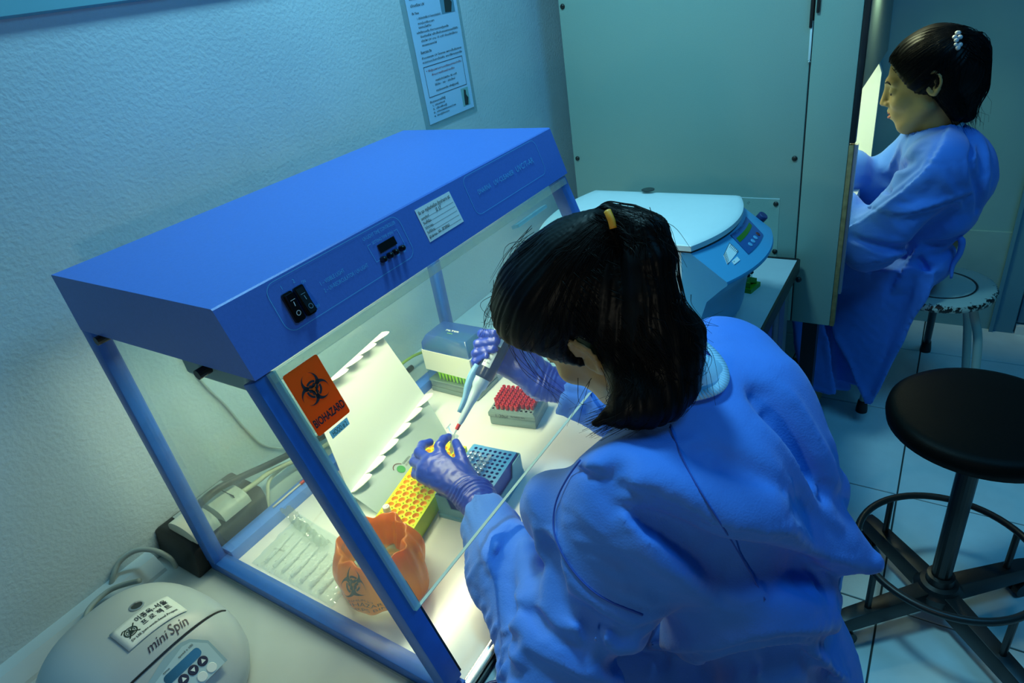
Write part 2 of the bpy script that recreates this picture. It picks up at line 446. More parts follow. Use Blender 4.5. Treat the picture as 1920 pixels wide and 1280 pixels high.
# ------------------------------------------------------------------ UV cleaner hood
HW = 0.69
hood = thing('uv_hood', 'blue clear-sided bench hood with lit interior, switches and orange sticker on its sash', 'hood', (0.25, 0.345, 0))
prof = [(0.0, 0.462), (0.0, 0.5405), (0.0015, 0.542), (0.335, 0.542), (0.337, 0.5405), (0.362, 0.463), (0.356, 0.463), (0.3305, 0.536), (0.006, 0.536), (0.006, 0.462)]
mb = MB()
mb.prism([(x, 0.0, z) for x, z in [prof[0], prof[1], prof[2], prof[3], prof[4], prof[5]]], (0, 0.004, 0))
mb.prism([(x, HW - 0.004, z) for x, z in [prof[0], prof[1], prof[2], prof[3], prof[4], prof[5]]], (0, 0.004, 0))
mb.prism([(x, 0.004, z) for x, z in prof], (0, HW - 0.008, 0))
mb.box(0.006, 0.345, 0.004, HW - 0.004, 0.478, 0.482)
hc = mb.build('housing', M_hood, hood, auto=30)
# lamp carrier under the roof
mb = MB(); mb.box(0.10, 0.24, 0.030, 0.66, 0.437, 0.477); mb.prism([(0.105, 0.04, 0.437), (0.235, 0.04, 0.437), (0.215, 0.04, 0.430), (0.125, 0.04, 0.430)], (0, 0.61, 0))
mb.build('lamp_carrier', mat('grey_teal_metal', (0.20, 0.33, 0.35), 0.4), hood, bevel=0.003)
MB().box(0.205, 0.325, 0.010, 0.03, 0.432, 0.462).build('lamp_end_cap', mat('grey_teal_metal', (0.2, 0.33, 0.35)), hood, bevel=0.004)
MB().cyl((0.17, 0.06, 0.426), (0.17, 0.63, 0.426), 0.004, n=10).build('tube_lamp', mat('lit_tube', (1, 1, 1), emit=(1.0, 0.95, 0.7), estr=3.0), hood, smooth=True)
# base, rails, posts
MB().box(0.010, 0.512, 0.010, HW - 0.010, 0.0015, 0.010).build('base_plate', M_base, hood)
mb = MB(); mb.box(0.511, 0.519, 0.0, HW, 0.0, 0.016); mb.box(0.505, 0.511, 0.0, HW, 0.010, 0.016)
mb.build('front_strip', M_steel, hood, bevel=0.001)
MB().box(0.5195, 0.5225, 0.0, HW, 0.0, 0.009).build('front_gasket', M_black, hood)
mb = MB(); mb.box(0.0, 0.511, 0.0, 0.004, 0.0, 0.006); mb.build('left_trim_strip', M_alu, hood)
mb = MB(); mb.box(0.0, 0.512, 0.001, 0.026, 0.006, 0.024); mb.build('left_rail', M_frame, hood, bevel=0.0015)
mb = MB(); mb.box(0.0, 0.512, HW - 0.026, HW - 0.001, 0.006, 0.024); mb.build('right_rail', M_frame, hood, bevel=0.0015)
mb = MB(); mb.box(0.006, 0.034, 0.026, HW - 0.026, 0.008, 0.032); mb.build('rear_rail', mat('light_blue_paint', (0.07, 0.25, 0.80), 0.35), hood, bevel=0.002)
for y0 in (0.0, HW - 0.022):
    mb = MB(); mb.box(0.0, 0.022, y0, y0 + 0.022, 0.024, 0.462); mb.build('rear_post', M_frame, hood, bevel=0.0015)
sl = np.array([0.158, 0, -0.443]); sl /= np.linalg.norm(sl); sn = np.array([0.443, 0, 0.158]); sn /= np.linalg.norm(sn)
F0 = np.array([0.362, 0, 0.463])
for y0 in (0.0, HW - 0.026):
    a = F0 + sn * -0.030 + np.array([0, y0, 0]) + sl * 0.002
    mb = MB(); mb.obox(a, sl * 0.452, (0, 0.026, 0), sn * 0.024); mb.build('front_post', M_frame, hood, bevel=0.0015)
    mb = MB(); mb.obox(a + sl * 0.3 + np.array([0, 0.0265 if y0 == 0 else -0.0045, 0]), sl * 0.15, (0, 0.004, 0), sn * 0.02); mb.build('post_seal', M_dark, hood)
# panes
def side_pane(y):
    pts = [(0.022, y, 0.024), (0.505, y, 0.024), (0.353, y, 0.462), (0.022, y, 0.462)]
    return MB().prism(pts, (0, 0.005, 0)).build('side_pane', M_plexi, hood)
side_pane(0.010); side_pane(HW - 0.015)
MB().box(0.010, 0.015, 0.022, HW - 0.022, 0.032, 0.462).build('rear_pane', M_plexi, hood)
S0 = F0 - sn * 0.005
mb = MB(); mb.obox(S0 + np.array([0, 0.016, 0]) + sl * 0.002, sl * 0.332, (0, HW - 0.032, 0), sn * 0.006)
sash = mb.build('sash', M_plexi, hood)
mb = MB(); mb.obox(S0 + np.array([0, 0.0158, 0]) + sl * 0.3338, sl * 0.0007, (0, HW - 0.0316, 0), sn * 0.006)
mb.build('sash_edge', mat('bright_edge', (0.34, 0.46, 0.46), 0.2), sash)
mb = MB(); mb.obox(S0 + np.array([0, 0.0155, 0]) + sl * 0.002, sl * 0.332, (0, 0.0085, 0), sn * 0.0064); mb.build('sash_side_edge', M_plexi_edge, sash)
mb = MB(); mb.obox(S0 + np.array([0, 0.016, 0]) + sl * 0.004, sl * 0.010, (0, HW - 0.032, 0), sn * 0.0065); mb.build('sash_tape', clear_mat('tape', (0.9, 0.95, 0.9), 0.05, 0.2, 0.25, (0.8, 0.86, 0.75), bump=0.5), sash)
mb = MB(); mb.obox(S0 + np.array([0, 0.49, 0]) + sl * 0.022, sl * 0.005, (0, 0.09, 0), sn * 0.014); mb.build('sash_handle', M_plexi_edge, sash)
# knobs seen below the left edge of the housing
for x, z in ((0.045, 0.456), (0.262, 0.452)):
    MB().cyl((x, -0.006, z), (x, 0.012, z), 0.006, n=12).build('side_knob', M_black, hood, smooth=False)
# face of the housing: prints, switches, display
ha = np.array([0.362, 0, 0.463]); hu = np.array([-0.025, 0, 0.079])
HF = frame_of(ha, (0, 1, 0), hu)
mb = MB()
ribbon(mb, HF, rrect(0.060, 0.0215, 0.277, 0.0785, 0.013), 0.0007, closed=True)
mb.build('panel_outline', M_print, hc); mb = MB()
ribbon(mb, HF, rrect(0.4215, 0.0205, 0.630, 0.0790, 0.012), 0.0007, closed=True)
mb.build('panel_outline', M_print, hc); mb = MB()
ribbon(mb, HF, [(0.2225, 0.0395), (0.2123, 0.0395), (0.2108, 0.0620), (0.2170, 0.0620)], 0.0006)
mb.build('panel_bracket', M_print, hc); mb = MB()
ribbon(mb, HF, [(0.2600, 0.0620), (0.2665, 0.0620), (0.2675, 0.0400), (0.2620, 0.0400)], 0.0006)
mb.build('panel_bracket', M_print, hc)
def ht(s, sz, a, b, wd): return text(s, sz * 1.3, HF(a, b, 0.0003), (0, 1, 0), hu, M_print, hc, width=wd)
ht('1 – VISIBLE LIGHT', 0.0052, 0.124, 0.0490, 0.039)
ht('2 – UV-RECIRCULATOR / UV-LIGHT', 0.0052, 0.125, 0.0400, 0.073)
ht('UV-LIGHT TIME CONTROLLER', 0.0048, 0.2085, 0.0690, 0.060)
ht('SETTING TIME (MIN)', 0.0040, 0.2190, 0.0600, 0.039)
ht('MIN      MAX', 0.0030, 0.2480, 0.0318, 0.016)
ht('DNA/RNA', 0.0080, 0.4431, 0.0465, 0.034); ht('UV-CLEANER', 0.0078, 0.4860, 0.0465, 0.058); ht('UVC/T-AR', 0.0100, 0.5510, 0.0462, 0.055)
ht('1', 0.005, 0.0775, 0.0665, 0.002); ht('2', 0.005, 0.0945, 0.0665, 0.003); ht('ON', 0.004, 0.1040, 0.0610, 0.0055); ht('OFF', 0.004, 0.1040, 0.0300, 0.007)
for k, (x0, lit) in enumerate(((0.0730, True), (0.0893, False))):
    mb = MB(); mb.prism([HF(a, b, 0) for a, b in rrect(x0, 0.0275, x0 + 0.0135, 0.0620, 0.0025)], HF(0, 0, 0.003) - HF(0, 0, 0))
    ro = mb.build('rocker_switch', M_switch, hc, auto=30)
    mb = MB()
    hgt = (0.0035, 0.0075) if k == 0 else (0.0075, 0.0035)
    q = [(x0 + 0.0018, 0.030, hgt[0]), (x0 + 0.0117, 0.030, hgt[0]), (x0 + 0.0117, 0.0595, hgt[1]), (x0 + 0.0018, 0.0595, hgt[1])]
    top = [HF(*p) for p in q]; bot = [HF(p[0], p[1], 0.003) for p in q]
    mb.add(bot + top, [(4, 5, 6, 7), (0, 1, 5, 4), (1, 2, 6, 5), (2, 3, 7, 6), (3, 0, 4, 7)])
    mb.build('rocker', M_switch, ro)
    mb = MB(); cc = (x0 + 0.0068, 0.0370)
    hz = lambda b: hgt[0] + (hgt[1] - hgt[0]) * (b - 0.03) / 0.0295 + 0.0002
    FF = lambda a, b, h=0: HF(a, b, hz(b) + h)
    ribbon(mb, FF, [(cc[0] + 0.0026 * math.cos(i * math.pi / 10), cc[1] + 0.0026 * math.sin(i * math.pi / 10)) for i in range(20)], 0.0008, closed=True)
    ribbon(mb, FF, [(cc[0], 0.0455), (cc[0], 0.0500)], 0.0009)
    ribbon(mb, FF, [(cc[0] - 0.003, 0.0525), (cc[0] + 0.003, 0.0525)], 0.0005)
    mb.build('switch_mark', M_label if k == 0 else mat('dim_print', (0.12, 0.22, 0.3), 0.5), ro)
mb = MB(); mb.prism([HF(a, b, 0) for a, b in ((0.2248, 0.0462), (0.2550, 0.0462), (0.2550, 0.0568), (0.2248, 0.0568))], HF(0, 0, 0.002) - HF(0, 0, 0))
mb.build('time_display', M_switch, hc)
for a in (0.2224, 0.2351, 0.2454, 0.2580):
    o0 = HF(a, 0.0384, 0); MB().lathe(o0, HF(0, 0, 1) - HF(0, 0, 0), [(0.0040, 0), (0.0040, 0.004), (0.0034, 0.0065), (0.002, 0.0075)], 16).build('push_button', M_switch, hc, auto=40)
# paper label on the face
lab = MB().prism([HF(a, b, 0.0) for a, b in ((0.3102, 0.0252), (0.3888, 0.0250), (0.3865, 0.0717), (0.3096, 0.0719))], HF(0, 0, 0.0004) - HF(0, 0, 0)).build('paper_label', M_label, hc)
mb = MB()
for b in (0.0560, 0.0495, 0.0430, 0.0365, 0.0300): ribbon(mb, HF, [(0.325 if b < .05 else 0.33, b), (0.385, b)], 0.0004, 0.0006)
mb.build('ruled_line', M_ink, lab)
LF = lambda s, sz, a, b, wd: text(s, sz, HF(a, b, 0.0005), (0, 1, 0), hu, M_ink, lab, width=wd, bold=0.01)
LF('ชื่อ และ ครุภัณฑ์เครื่อง ตู้ดูดจ่ายสาร #2', 0.0062, 0.3125, 0.0632, 0.070); LF('ปี 17', 0.0062, 0.346, 0.0565, 0.012)
for k, s in enumerate(('เลขครุภัณฑ์', 'วันที่รับ', 'วันที่ตรวจสอบ', 'วันที่ใช้งาน', 'ผู้รับผิดชอบ')): LF(s, 0.0048, 0.3125, 0.0560 - 0.0065 * k - 0.0005, 0.017)
LF('น. อาคม', 0.006, 0.333, 0.0305, 0.025)
# biohazard sticker and hood number on the sash
GF = frame_of(F0 + sn * 0.0014, (0, 1, 0), -sl)
st = MB().prism([GF(a, b, 0) for a, b in rrect(0.0262, -0.0890, 0.0755, -0.0118, 0.003)], sn * 0.0004).build('biohazard_sticker', M_orange, sash)
mb = MB(); biohazard(mb, lambda a, b, h=0: GF(a, b, h + 0.0003), 0.0505, -0.0425, 0.0200); mb.build('biohazard_sign', [M_ink, M_orange], st)
text('BIOHAZARD', 0.0128, GF(0.0282, -0.0795, 0.0006), (0, 1, 0), -sl, M_ink, st, width=0.0455, bold=0.025)
hl = MB().prism([GF(a, b, 0) for a, b in ((0.0390, -0.1010), (0.0665, -0.1000), (0.0675, -0.0915), (0.0395, -0.0920))], sn * 0.0003).build('number_label', M_cyanlab, sash)
text('HOOD # 2', 0.0080, GF(0.0415, -0.0990, 0.0005), (0, 1, 0), -sl, M_ink, hl, width=0.022)

# ------------------------------------------------------------------ notice on the wall
M_page = mat('notice_paper', (0.36, 0.58, 0.82), 0.5)
y0, y1, zb, ztp = 0.9145, 1.0985, 0.4985, 0.792
nt_ = thing('wall_notice', 'laminated page of printed instructions taped on the wall above the hood', 'notice', (XW + 0.001, (y0 + y1) / 2, zb - .013))
MB().box(XW + 0.0003, XW + 0.0012, y0 - 0.017, y1 + 0.012, zb - 0.014, ztp + 0.012).build('laminate', clear_mat('laminate_film', (0.9, 0.95, 0.97), 0.06, 0.15, 0.22, (0.5, 0.65, 0.68)), nt_)
pg = MB().box(XW + 0.0014, XW + 0.0019, y0, y1, zb, ztp).build('page', M_page, nt_)
NF = frame_of((XW + 0.0020, y0, zb), (0, 1, 0), (0, 0, 1))
def ntx(s, sz, a, b, wd, mt=M_ink): return text(s, sz, NF(a, b, 0.0002), (0, 1, 0), (0, 0, 1), mt, pg, width=wd, bold=0.012)
M_redink = mat('red_ink', (0.25, 0.03, 0.05), 0.6)
rows = [('ตั้งเวลา', .008, .012, .262, .03), ('เปิดเครื่อง UV', .007, .012, .248, .05), ('ตั้ง Time', .006, .012, .233, .025),
        ('1. เปิดปิดสวิตซ์ไฟ UV โดยกดสวิตซ์ตัวที่ 2', .0055, .026, .222, .09), ('กดปุ่มปรับเวลา', .0055, .026, .212, .06), ('รอจนไฟดับ', .0055, .026, .204, .046),
        ('หลังใช้งานเสร็จ ทำความสะอาดตู้ทุกครั้ง', .0055, .016, .194, .12), ('ปิดสวิตซ์ไฟ แล้วเช็ดด้วยแอลกอฮอล์ให้ทั่ว', .0055, .026, .185, .145), ('เปิดไฟ UV นาน 15 นาที ก่อนเลิกใช้งาน', .0055, .026, .176, .14), ('ตรวจสอบหลอดไฟ', .0055, .026, .167, .055),
        ('ข้อควรระวัง', .0075, .016, .152, .04), ('ห้ามมองแสง UV โดยตรง เพราะเป็นอันตราย', .0055, .016, .141, .155), ('ควรสวมแว่นตาป้องกัน ขณะใช้งานทุกครั้ง', .0055, .016, .132, .155),
        ('กรณีเปิดไฟเกิน 30 นาที', .0055, .05, .088, .085), ('ให้ปิด - รอ - เปิดใหม่', .0055, .045, .079, .08), ('กรณีหลอดเสีย แจ้งผู้ดูแลตู้', .0055, .045, .066, .09),
        ('ขั้นตอนการใช้ตู้', .006, .014, .045, .06), ('1. เปิดสวิตซ์', .0048, .020, .037, .05), ('2. เช็ดพื้นตู้', .0048, .020, .029, .055), ('3. เปิดไฟส่องสว่าง', .0048, .020, .021, .09), ('4. ปิดตู้ให้สนิท', .0048, .020, .013, .06)]
for s, sz, a, b, wd in rows: ntx(s, sz * 1.05, a, b, wd)
ntx('* ใช้ตู้เฉพาะงานเตรียมสารเท่านั้น', .0055, .022, .112, .14, M_redink); ntx('ห้ามวางตัวอย่างเชื้อ', .0055, .04, .102, .09, M_redink)
mb = MB(); ribbon(mb, NF, [(0.016, 0.058), (0.168, 0.058), (0.168, 0.124), (0.016, 0.124)], 0.0012, 0.0004, closed=True); mb.build('text_frame', M_ink, pg)
def photo(a0, b0, a1, b1, c1, c2):
    mb = MB(); mb.box(XW + 0.0019, XW + 0.0023, y0 + a0, y0 + a1, zb + b0, zb + b1); ph = mb.build('photo_print', c1, pg)
    mb = MB(); mb.prism([NF(a0 + (a1 - a0) * p, b0 + (b1 - b0) * q, 0.0004) for p, q in ((.25, .05), (.7, .02), (.85, .4), (.6, .62), (.65, .85), (.4, .92), (.3, .55))], (0.0003, 0, 0)); mb.build('photo_figure', c2, ph)
photo(0.120, 0.222, 0.172, 0.275, mat('photo_blue', (0.10, 0.25, 0.36), 0.5), mat('photo_dark', (0.015, 0.025, 0.03), 0.5))
photo(0.140, 0.010, 0.170, 0.052, mat('photo_teal', (0.18, 0.40, 0.42), 0.5), mat('photo_dark', (0.015, 0.025, 0.03), 0.5))

# ------------------------------------------------------------------ mini centrifuge
M_mini = mat('grey_white_plastic', (0.42, 0.52, 0.56), 0.38, bump=0.03, bscale=900)
mc = thing('mini_centrifuge', 'small rounded white tabletop centrifuge with paper sticker on its lid', 'centrifuge', (0.11, -0.172, 0))
mx0, mx1, my0, my1 = -0.020, 0.255, -0.290, -0.055
mcx, mcy, ma, mbb = (mx0 + mx1) / 2, (my0 + my1) / 2, (mx1 - mx0) / 2, (my1 - my0) / 2
def mini_h(x, y):
    """height of the shell: a dome that slopes down to the front panel"""
    u = (x - mcx) / ma; v = (y - mcy) / mbb
    r = (abs(u) ** 2.5 + abs(v) ** 2.5) ** (1 / 2.5)
    h = 0.045 + 0.083 * max(0.0, 1 - r ** 2.6) ** 0.62
    s = x - 0.165
    if s > 0: h = min(h, h * (1 - 0.25 * min(1, s / .09)) )
    return h
def mini_seam(y): return 0.176 + 0.012 * (1 - ((y - mcy) / mbb) ** 2) - 0.020 * abs((y - mcy) / mbb) ** 4
def mini_pt(a, r):
    """a = angle, r = 0..1 radius in the superellipse footprint"""
    c, s = math.cos(a), math.sin(a)
    k = (abs(c) ** 2.5 + abs(s) ** 2.5) ** (-1 / 2.5)
    return mcx + ma * c * k * r, mcy + mbb * s * k * r
NA = 96; RR = list(np.linspace(0.02, 0.9, 30)) + list(np.linspace(0.915, 0.999, 12))
def mini_shell(keep, low):
    mb = MB(); idx = {}
    for i in range(NA):
        for j, r in enumerate(RR):
            x, y = mini_pt(2 * math.pi * i / NA, r); idx[i, j] = len(mb.v); mb.v.append((x, y, mini_h(x, y) + (0.0016 if not low else 0)))
    for i in range(NA):
        for j in range(len(RR) - 1):
            q = (idx[i, j], idx[i, j + 1], idx[(i + 1) % NA, j + 1], idx[(i + 1) % NA, j])
            cx_ = sum(mb.v[k][0] for k in q) / 4; cy_ = sum(mb.v[k][1] for k in q) / 4
            if keep(cx_, cy_): mb.f.append(q); mb.mi.append(0)
    if low:
        for i in range(NA):
            i2 = (i + 1) % NA; a = mb.v[idx[i, len(RR) - 1]]; b = mb.v[idx[i2, len(RR) - 1]]
            n = len(mb.v); mb.v += [(a[0], a[1], 0.030), (b[0], b[1], 0.030), (mcx + (a[0] - mcx) * .95, mcy + (a[1] - mcy) * .95, 0.008), (mcx + (b[0] - mcx) * .95, mcy + (b[1] - mcy) * .95, 0.008)]
            mb.f += [(idx[i, len(RR) - 1], n, n + 1, idx[i2, len(RR) - 1]), (n, n + 2, n + 3, n + 1)]; mb.mi += [0, 0]
    return mb
mini_shell(lambda x, y: True, True).build('body', M_mini, mc, auto=35)
# the lid sits on the shell up to its front seam
def lid_pts():
    mb = MB(); nu, nv = 40, 40; vs = {}
    for j in range(nv + 1):
        for i in range(nu + 1):
            y = my0 + 0.004 + (my1 - my0 - 0.008) * j / nv
            v = abs((y - mcy) / mbb); xb = mcx - ma * (1 - v ** 2.5) ** .4 * 0.985
            xs = max(mini_seam(y), xb + 0.001) if v < 0.97 else xb + .001
            x = xb + (min(xs, mcx + ma * (1 - v ** 2.5) ** .4 * .985) - xb) * i / nu
            vs[i, j] = len(mb.v); mb.v.append((x, y, mini_h(x, y) + 0.0022 * min(1, 6 * (1 - i / nu) + 0.75)))
    for j in range(nv):
        for i in range(nu):
            mb.f.append((vs[i, j], vs[i + 1, j], vs[i + 1, j + 1], vs[i, j + 1])); mb.mi.append(0)
    for j in range(nv):
        a, b = mb.v[vs[nu, j]], mb.v[vs[nu, j + 1]]; n = len(mb.v)
        mb.v += [(a[0], a[1], a[2] - .004), (b[0], b[1], b[2] - .004)]; mb.f.append((vs[nu, j], n, n + 1, vs[nu, j + 1])); mb.mi.append(0)
    return mb
lid = lid_pts().build('lid', M_mini, mc, auto=50)
mb = MB(); mb.tube([(mini_seam(y) + .0012, y, mini_h(mini_seam(y), y) + 0.0002) for y in np.linspace(my0 + .012, my1 - .010, 40)], 0.0013, 6); mb.build('lid_seam', M_black, mc)
def mini_face(x, y):
    e = .004; nx = -(mini_h(x + e, y) - mini_h(x - e, y)) / (2 * e); ny = -(mini_h(x, y + e) - mini_h(x, y - e)) / (2 * e)
    n = np.array([nx, ny, 1.0]); n /= np.linalg.norm(n)
    o = np.array([x, y, mini_h(x, y) + .0024]); xd = np.array([0, 1.0, 0]); xd -= n * n[1]; return frame_of(o, xd, np.cross(n, xd)), n
# viewing port
FP, n = mini_face(0.102, -0.136)
o0 = FP(0, 0, -.0005); MB().lathe(o0, n, [(0.0095, 0), (0.0095, 0.0012), (0.0072, 0.0016), (0.0068, 0.0004)], 28, cap=False).build('port_ring', M_alu, lid, auto=40)
MB().lathe(o0, n, [(0.0070, 0.0), (0.0070, 0.0006)], 24).build('port_glass', mat('dark_glass', (0.02, 0.03, 0.03), 0.08), lid)
# sticker bent over the dome
def patch(x0, x1, ya, yb, h, n=8):
    def fn(u, v):
        y = ya + (yb - ya) * u; x = x1 + (x0 - x1) * v + 0.0
        return (x, y, mini_h(x, y) + h)
    return fn
sx0, sx1, sya, syb = 0.117, 0.163, -0.181, -0.104
stk = MB().grid(patch(sx0, sx1, sya, syb, 0.0042), 10, 8).build('paper_sticker', M_label, lid, smooth=True, solid=0.0004)
def on_lid(s, sz, x, y, wd, mt, par, h=0.0050, **k):
    o = text(s, sz, (x, y, 0), (0, 1, 0), (-1, 0, 0), mt, par, width=wd, **k)
    off = ORI[par]
    for vtx in o.data.vertices:
        X, Y = vtx.co.x + off[0], vtx.co.y + off[1]; vtx.co.z = mini_h(X, Y) + h - off[2]
    return o
on_lid('이종욱-서울', 0.0115, 0.1330, -0.152, 0.041, M_ink, stk, bold=.015); on_lid('프 로 젝 트', 0.0105, 0.1450, -0.150, 0.038, M_ink, stk, bold=.015)
on_lid('Dr LEE Jong-wook-Seoul Project', 0.0052, 0.1555, -0.171, 0.060, M_ink, stk, bold=.02)
mb = MB()
EF = lambda a, b, h=0: (0.1395 - b, -0.164 + a, mini_h(0.1395 - b, -0.164 + a) + 0.0048)
ribbon(mb, EF, [(0.0075 * math.cos(i * math.pi / 12), 0.0075 * math.sin(i * math.pi / 12)) for i in range(24)], 0.0016, closed=True)
ribbon(mb, EF, [(0.0052 * math.cos(i * math.pi / 12), 0.0052 * math.sin(i * math.pi / 12)) for i in range(24)], 0.0008, closed=True)
for q in (((-.009, .006), (-.006, .009), (-.003, .008)), ((.009, .010), (.006, .006)), ((-.006, -.009), (.004, .004)), ((.008, -.008), (-.003, .003)), ((-.003, -.001), (.003, -.001)), ((-.0025, -.003), (.0025, -.003)), ((0, .005), (0, -.004))):
    ribbon(mb, EF, q, 0.0016)
mb.build('crest_print', mat('dark_green_ink', (0.012, 0.03, 0.02), 0.6), stk)
on_lid('mini', 0.0150, 0.1805, -0.169, 0.030, mat('navy_ink', (0.012, 0.012, 0.045), 0.5), lid, h=.0032, shear=.4); on_lid('Spin', 0.0180, 0.1800, -0.139, 0.026, mat('navy_ink', (0.012, 0.012, 0.045)), lid, h=.0032, shear=.4)
# control panel on the sloping front
FP, n = mini_face(0.214, -0.150)
Fm = lambda a, b, h=0: FP(a, b, h - .0005)
pn = MB().prism([Fm(a, b) for a, b in [(-.060, -.032), (.036, -.032), (.036, .004), (.022, .022), (.012, .026), (-.012, .026), (-.060, .010)]], n * 0.002).build('control_panel', mat('panel_blue_grey', (0.27, 0.42, 0.47), 0.4), mc, auto=30)
pl2 = MB().prism([Fm(a, b, .002) for a, b in [(-.055, -.032), (.032, -.032), (.033, .002), (.020, .018), (.010, .021), (-.055, .006)]], n * 0.0008).build('panel_face', mat('panel_face', (0.40, 0.58, 0.63), 0.4), pn)
MB().prism([Fm(a, b, .0028) for a, b in rrect(-.028, -.0035, .022, .0085, .005)], n * 0.0006).build('display', mat('dark_display', (0.008, 0.016, 0.008), 0.2), pn)
text('time', .0042, Fm(-.024, .0105, .003), FP(1, 0) - FP(0, 0), FP(0, 1) - FP(0, 0), M_ink, pn, width=.009); text('speed x 100', .0042, Fm(-.001, .0125, .003), FP(1, 0) - FP(0, 0), FP(0, 1) - FP(0, 0), M_ink, pn, width=.021)
for a, b, r, mt, tri in ((.0155, -.0105, .0062, mat('navy_ink', (.012, .012, .045)), 1), (.0015, -.0105, .0062, mat('navy_ink', (.012, .012, .045)), -1), (-.0125, -.0105, .0062, mat('navy_ink', (.012, .012, .045)), 1), (.0175, -.0245, .0062, M_label, 0), (.0035, -.0245, .0062, M_label, 0)):
    bt = MB().lathe(Fm(a, b, .0028), n, [(r, 0), (r, .0008), (r - .0006, .0012)], 20).build('key', mt, pn)
    if tri: MB().prism([Fm(a - .003, b - .002 * tri, .0042), Fm(a + .003, b - .002 * tri, .0042), Fm(a, b + .0032 * tri, .0042)], n * .0002).build('key_mark', M_label, pn)

# ------------------------------------------------------------------ power supply box, adapters and cables
M_box = mat('black_plastic_box', (0.010, 0.013, 0.013), 0.45, bump=0.05, bscale=600)
ups = thing('power_box', 'black plastic power box standing against the wall left of the hood', 'power box', (-0.06, 0.06, 0))
mb = MB(); mb.prism([(XW + .002, -.022, 0), (-.004, -.022, 0), (-.010, -.010, .042), (-.026, -.004, .052), (-.108, -.004, .060), (XW + .002, -.012, .054)], (0, .150, 0))
mb.build('case', M_box, ups, bevel=.004)
MB().prism([(-.106, .02, .0605), (-.030, .02, .0528), (-.030, .02, .0532), (-.106, .02, .0609)], (0, .10, 0)).build('top_plate', mat('grey_plate', (0.25, 0.3, 0.3), 0.35), ups)
text('LEAD', .011, (-.092, .058, .0609), (0, 1, 0), (-1, 0, .1), M_box, ups, width=.034)
def adapter(x0, x1, y0_, y1_, z0, lab_):
    t_ = thing('plug_adapter', lab_, 'adapter', ((x0 + x1) / 2, (y0_ + y1_) / 2, z0), 'adapters on the power box')
    pts = [(x0, y0_, z0 + .004)] + [(x0 + (x1 - x0) * (1 - math.cos(a)) / 2, y0_, z0 + .004 + .024 * math.sin(a) ** .7) for a in np.linspace(.2, math.pi - .2, 14)] + [(x1, y0_, z0 + .004)]
    MB().prism(pts, (0, y1_ - y0_, 0)).build('shell', mat('cream_plastic', (0.55, 0.60, 0.54), 0.4), t_, auto=35)
    ym = (y0_ + y1_) / 2 + .008
    MB().box(x0 + .012, x1 - .012, ym - .0006, ym + .0006, z0 + .014, z0 + .0285).build('seam', M_ink, t_)
    MB().box(x0 + .02, x1 - .02, y0_ + .001, y1_ - .001, z0, z0 + .006).build('base', mat('cream_plastic', (.55, .6, .54)), t_)
    return t_
adapter(-.088, -.008, .002, .048, .0525, 'cream rounded adapter plugged on the near end of the black power box')
adapter(-.082, -.006, .056, .110, .0525, 'cream rounded adapter plugged on the far end of the black power box')
def cable(name, pts, r, mt, lab_, sm=8):
    return tag(MB().tube(pts, r, 8, smooth=sm).build(name, mt, smooth=True), lab_, 'cable')
M_cblack = mat('black_cable', (0.015, 0.022, 0.022), 0.45); M_cgrey = mat('grey_cable', (0.30, 0.37, 0.36), 0.5); M_cpale = mat('pale_cable', (0.55, 0.58, 0.42), 0.5)
cable('power_cable', [(-.045, .034, .082), (-.042, .050, .094), (-.040, .085, .096), (-.040, .13, .085), (-.045, .20, .062), (-.055, .27, .040), (-.070, .36, .012), (-.07, .45, .006), (-.075, .62, .006)], .0065, M_cblack, 'thick black cable running from the power box behind the hood')
cable('pale_cable', [(-.030, .113, .066), (-.034, .145, .060), (-.046, .19, .048), (-.050, .26, .024), (-.044, .36, .006), (-.042, .46, .005)], .0045, M_cpale, 'pale straight cable beside the black cable behind the hood')
cable('pale_cable', [(-.014, .132, .004), (-.028, .150, .022), (-.048, .175, .034), (-.062, .22, .026), (-.075, .28, .0045), (-.100, .38, .0045)], .0035, M_cpale, 'pale cable curling beside the far end of the power box')
cable('wall_cable', [(XW + .003, .148, .44), (XW + .003, .149, .36), (XW + .003, .160, .289), (XW + .003, .173, .23), (XW + .003, .190, .179), (XW + .003, .207, .11), (XW + .004, .232, .05), (XW + .010, .30, .004), (XW + .016, .40, .0035)], .0025, M_cgrey, 'thin grey cable hanging down the wall behind the hood')
cable('green_cable', [(-.09, .47, .004), (-.070, .50, .020), (-.052, .55, .048), (-.046, .60, .052), (-.05, .66, .035), (-.07, .74, .004)], .0035, mat('green_cable', (0.35, 0.55, 0.06), 0.5), 'pale green cable arching behind the hood next to the tip box')
cable('grey_cable', [at(330, 1062, z=.02), at(318, 1046, z=.045), at(290, 1032, z=.06), at(255, 1032, z=.06), at(225, 1052, z=.05), at(212, 1080, z=.035), at(204, 1104, z=.018), at(172, 1122, z=.006), at(120, 1150, z=.004)], .0042, M_cgrey, 'grey cable looping behind the small white centrifuge')
cable('grey_cable', [at(262, 1088, z=.05), at(238, 1094, z=.04), at(210, 1104, z=.036), at(185, 1122, z=.034), at(165, 1145, z=.034), at(158, 1172, z=.034), at(150, 1196, z=.036)], .0042, M_cgrey, 'grey cable hugging the back of the small white centrifuge')
# ------------------------------------------------------------------ things inside the hood
FLR = 0.0102   # top of the hood's base plate
def rotF(cx, cy, deg, z=FLR):
    a = math.radians(deg); ex = np.array([math.cos(a), math.sin(a), 0]); ey = np.array([-math.sin(a), math.cos(a), 0])
    return lambda x, y, h=0.0: np.array([cx, cy, z + h]) + ex * x + ey * y

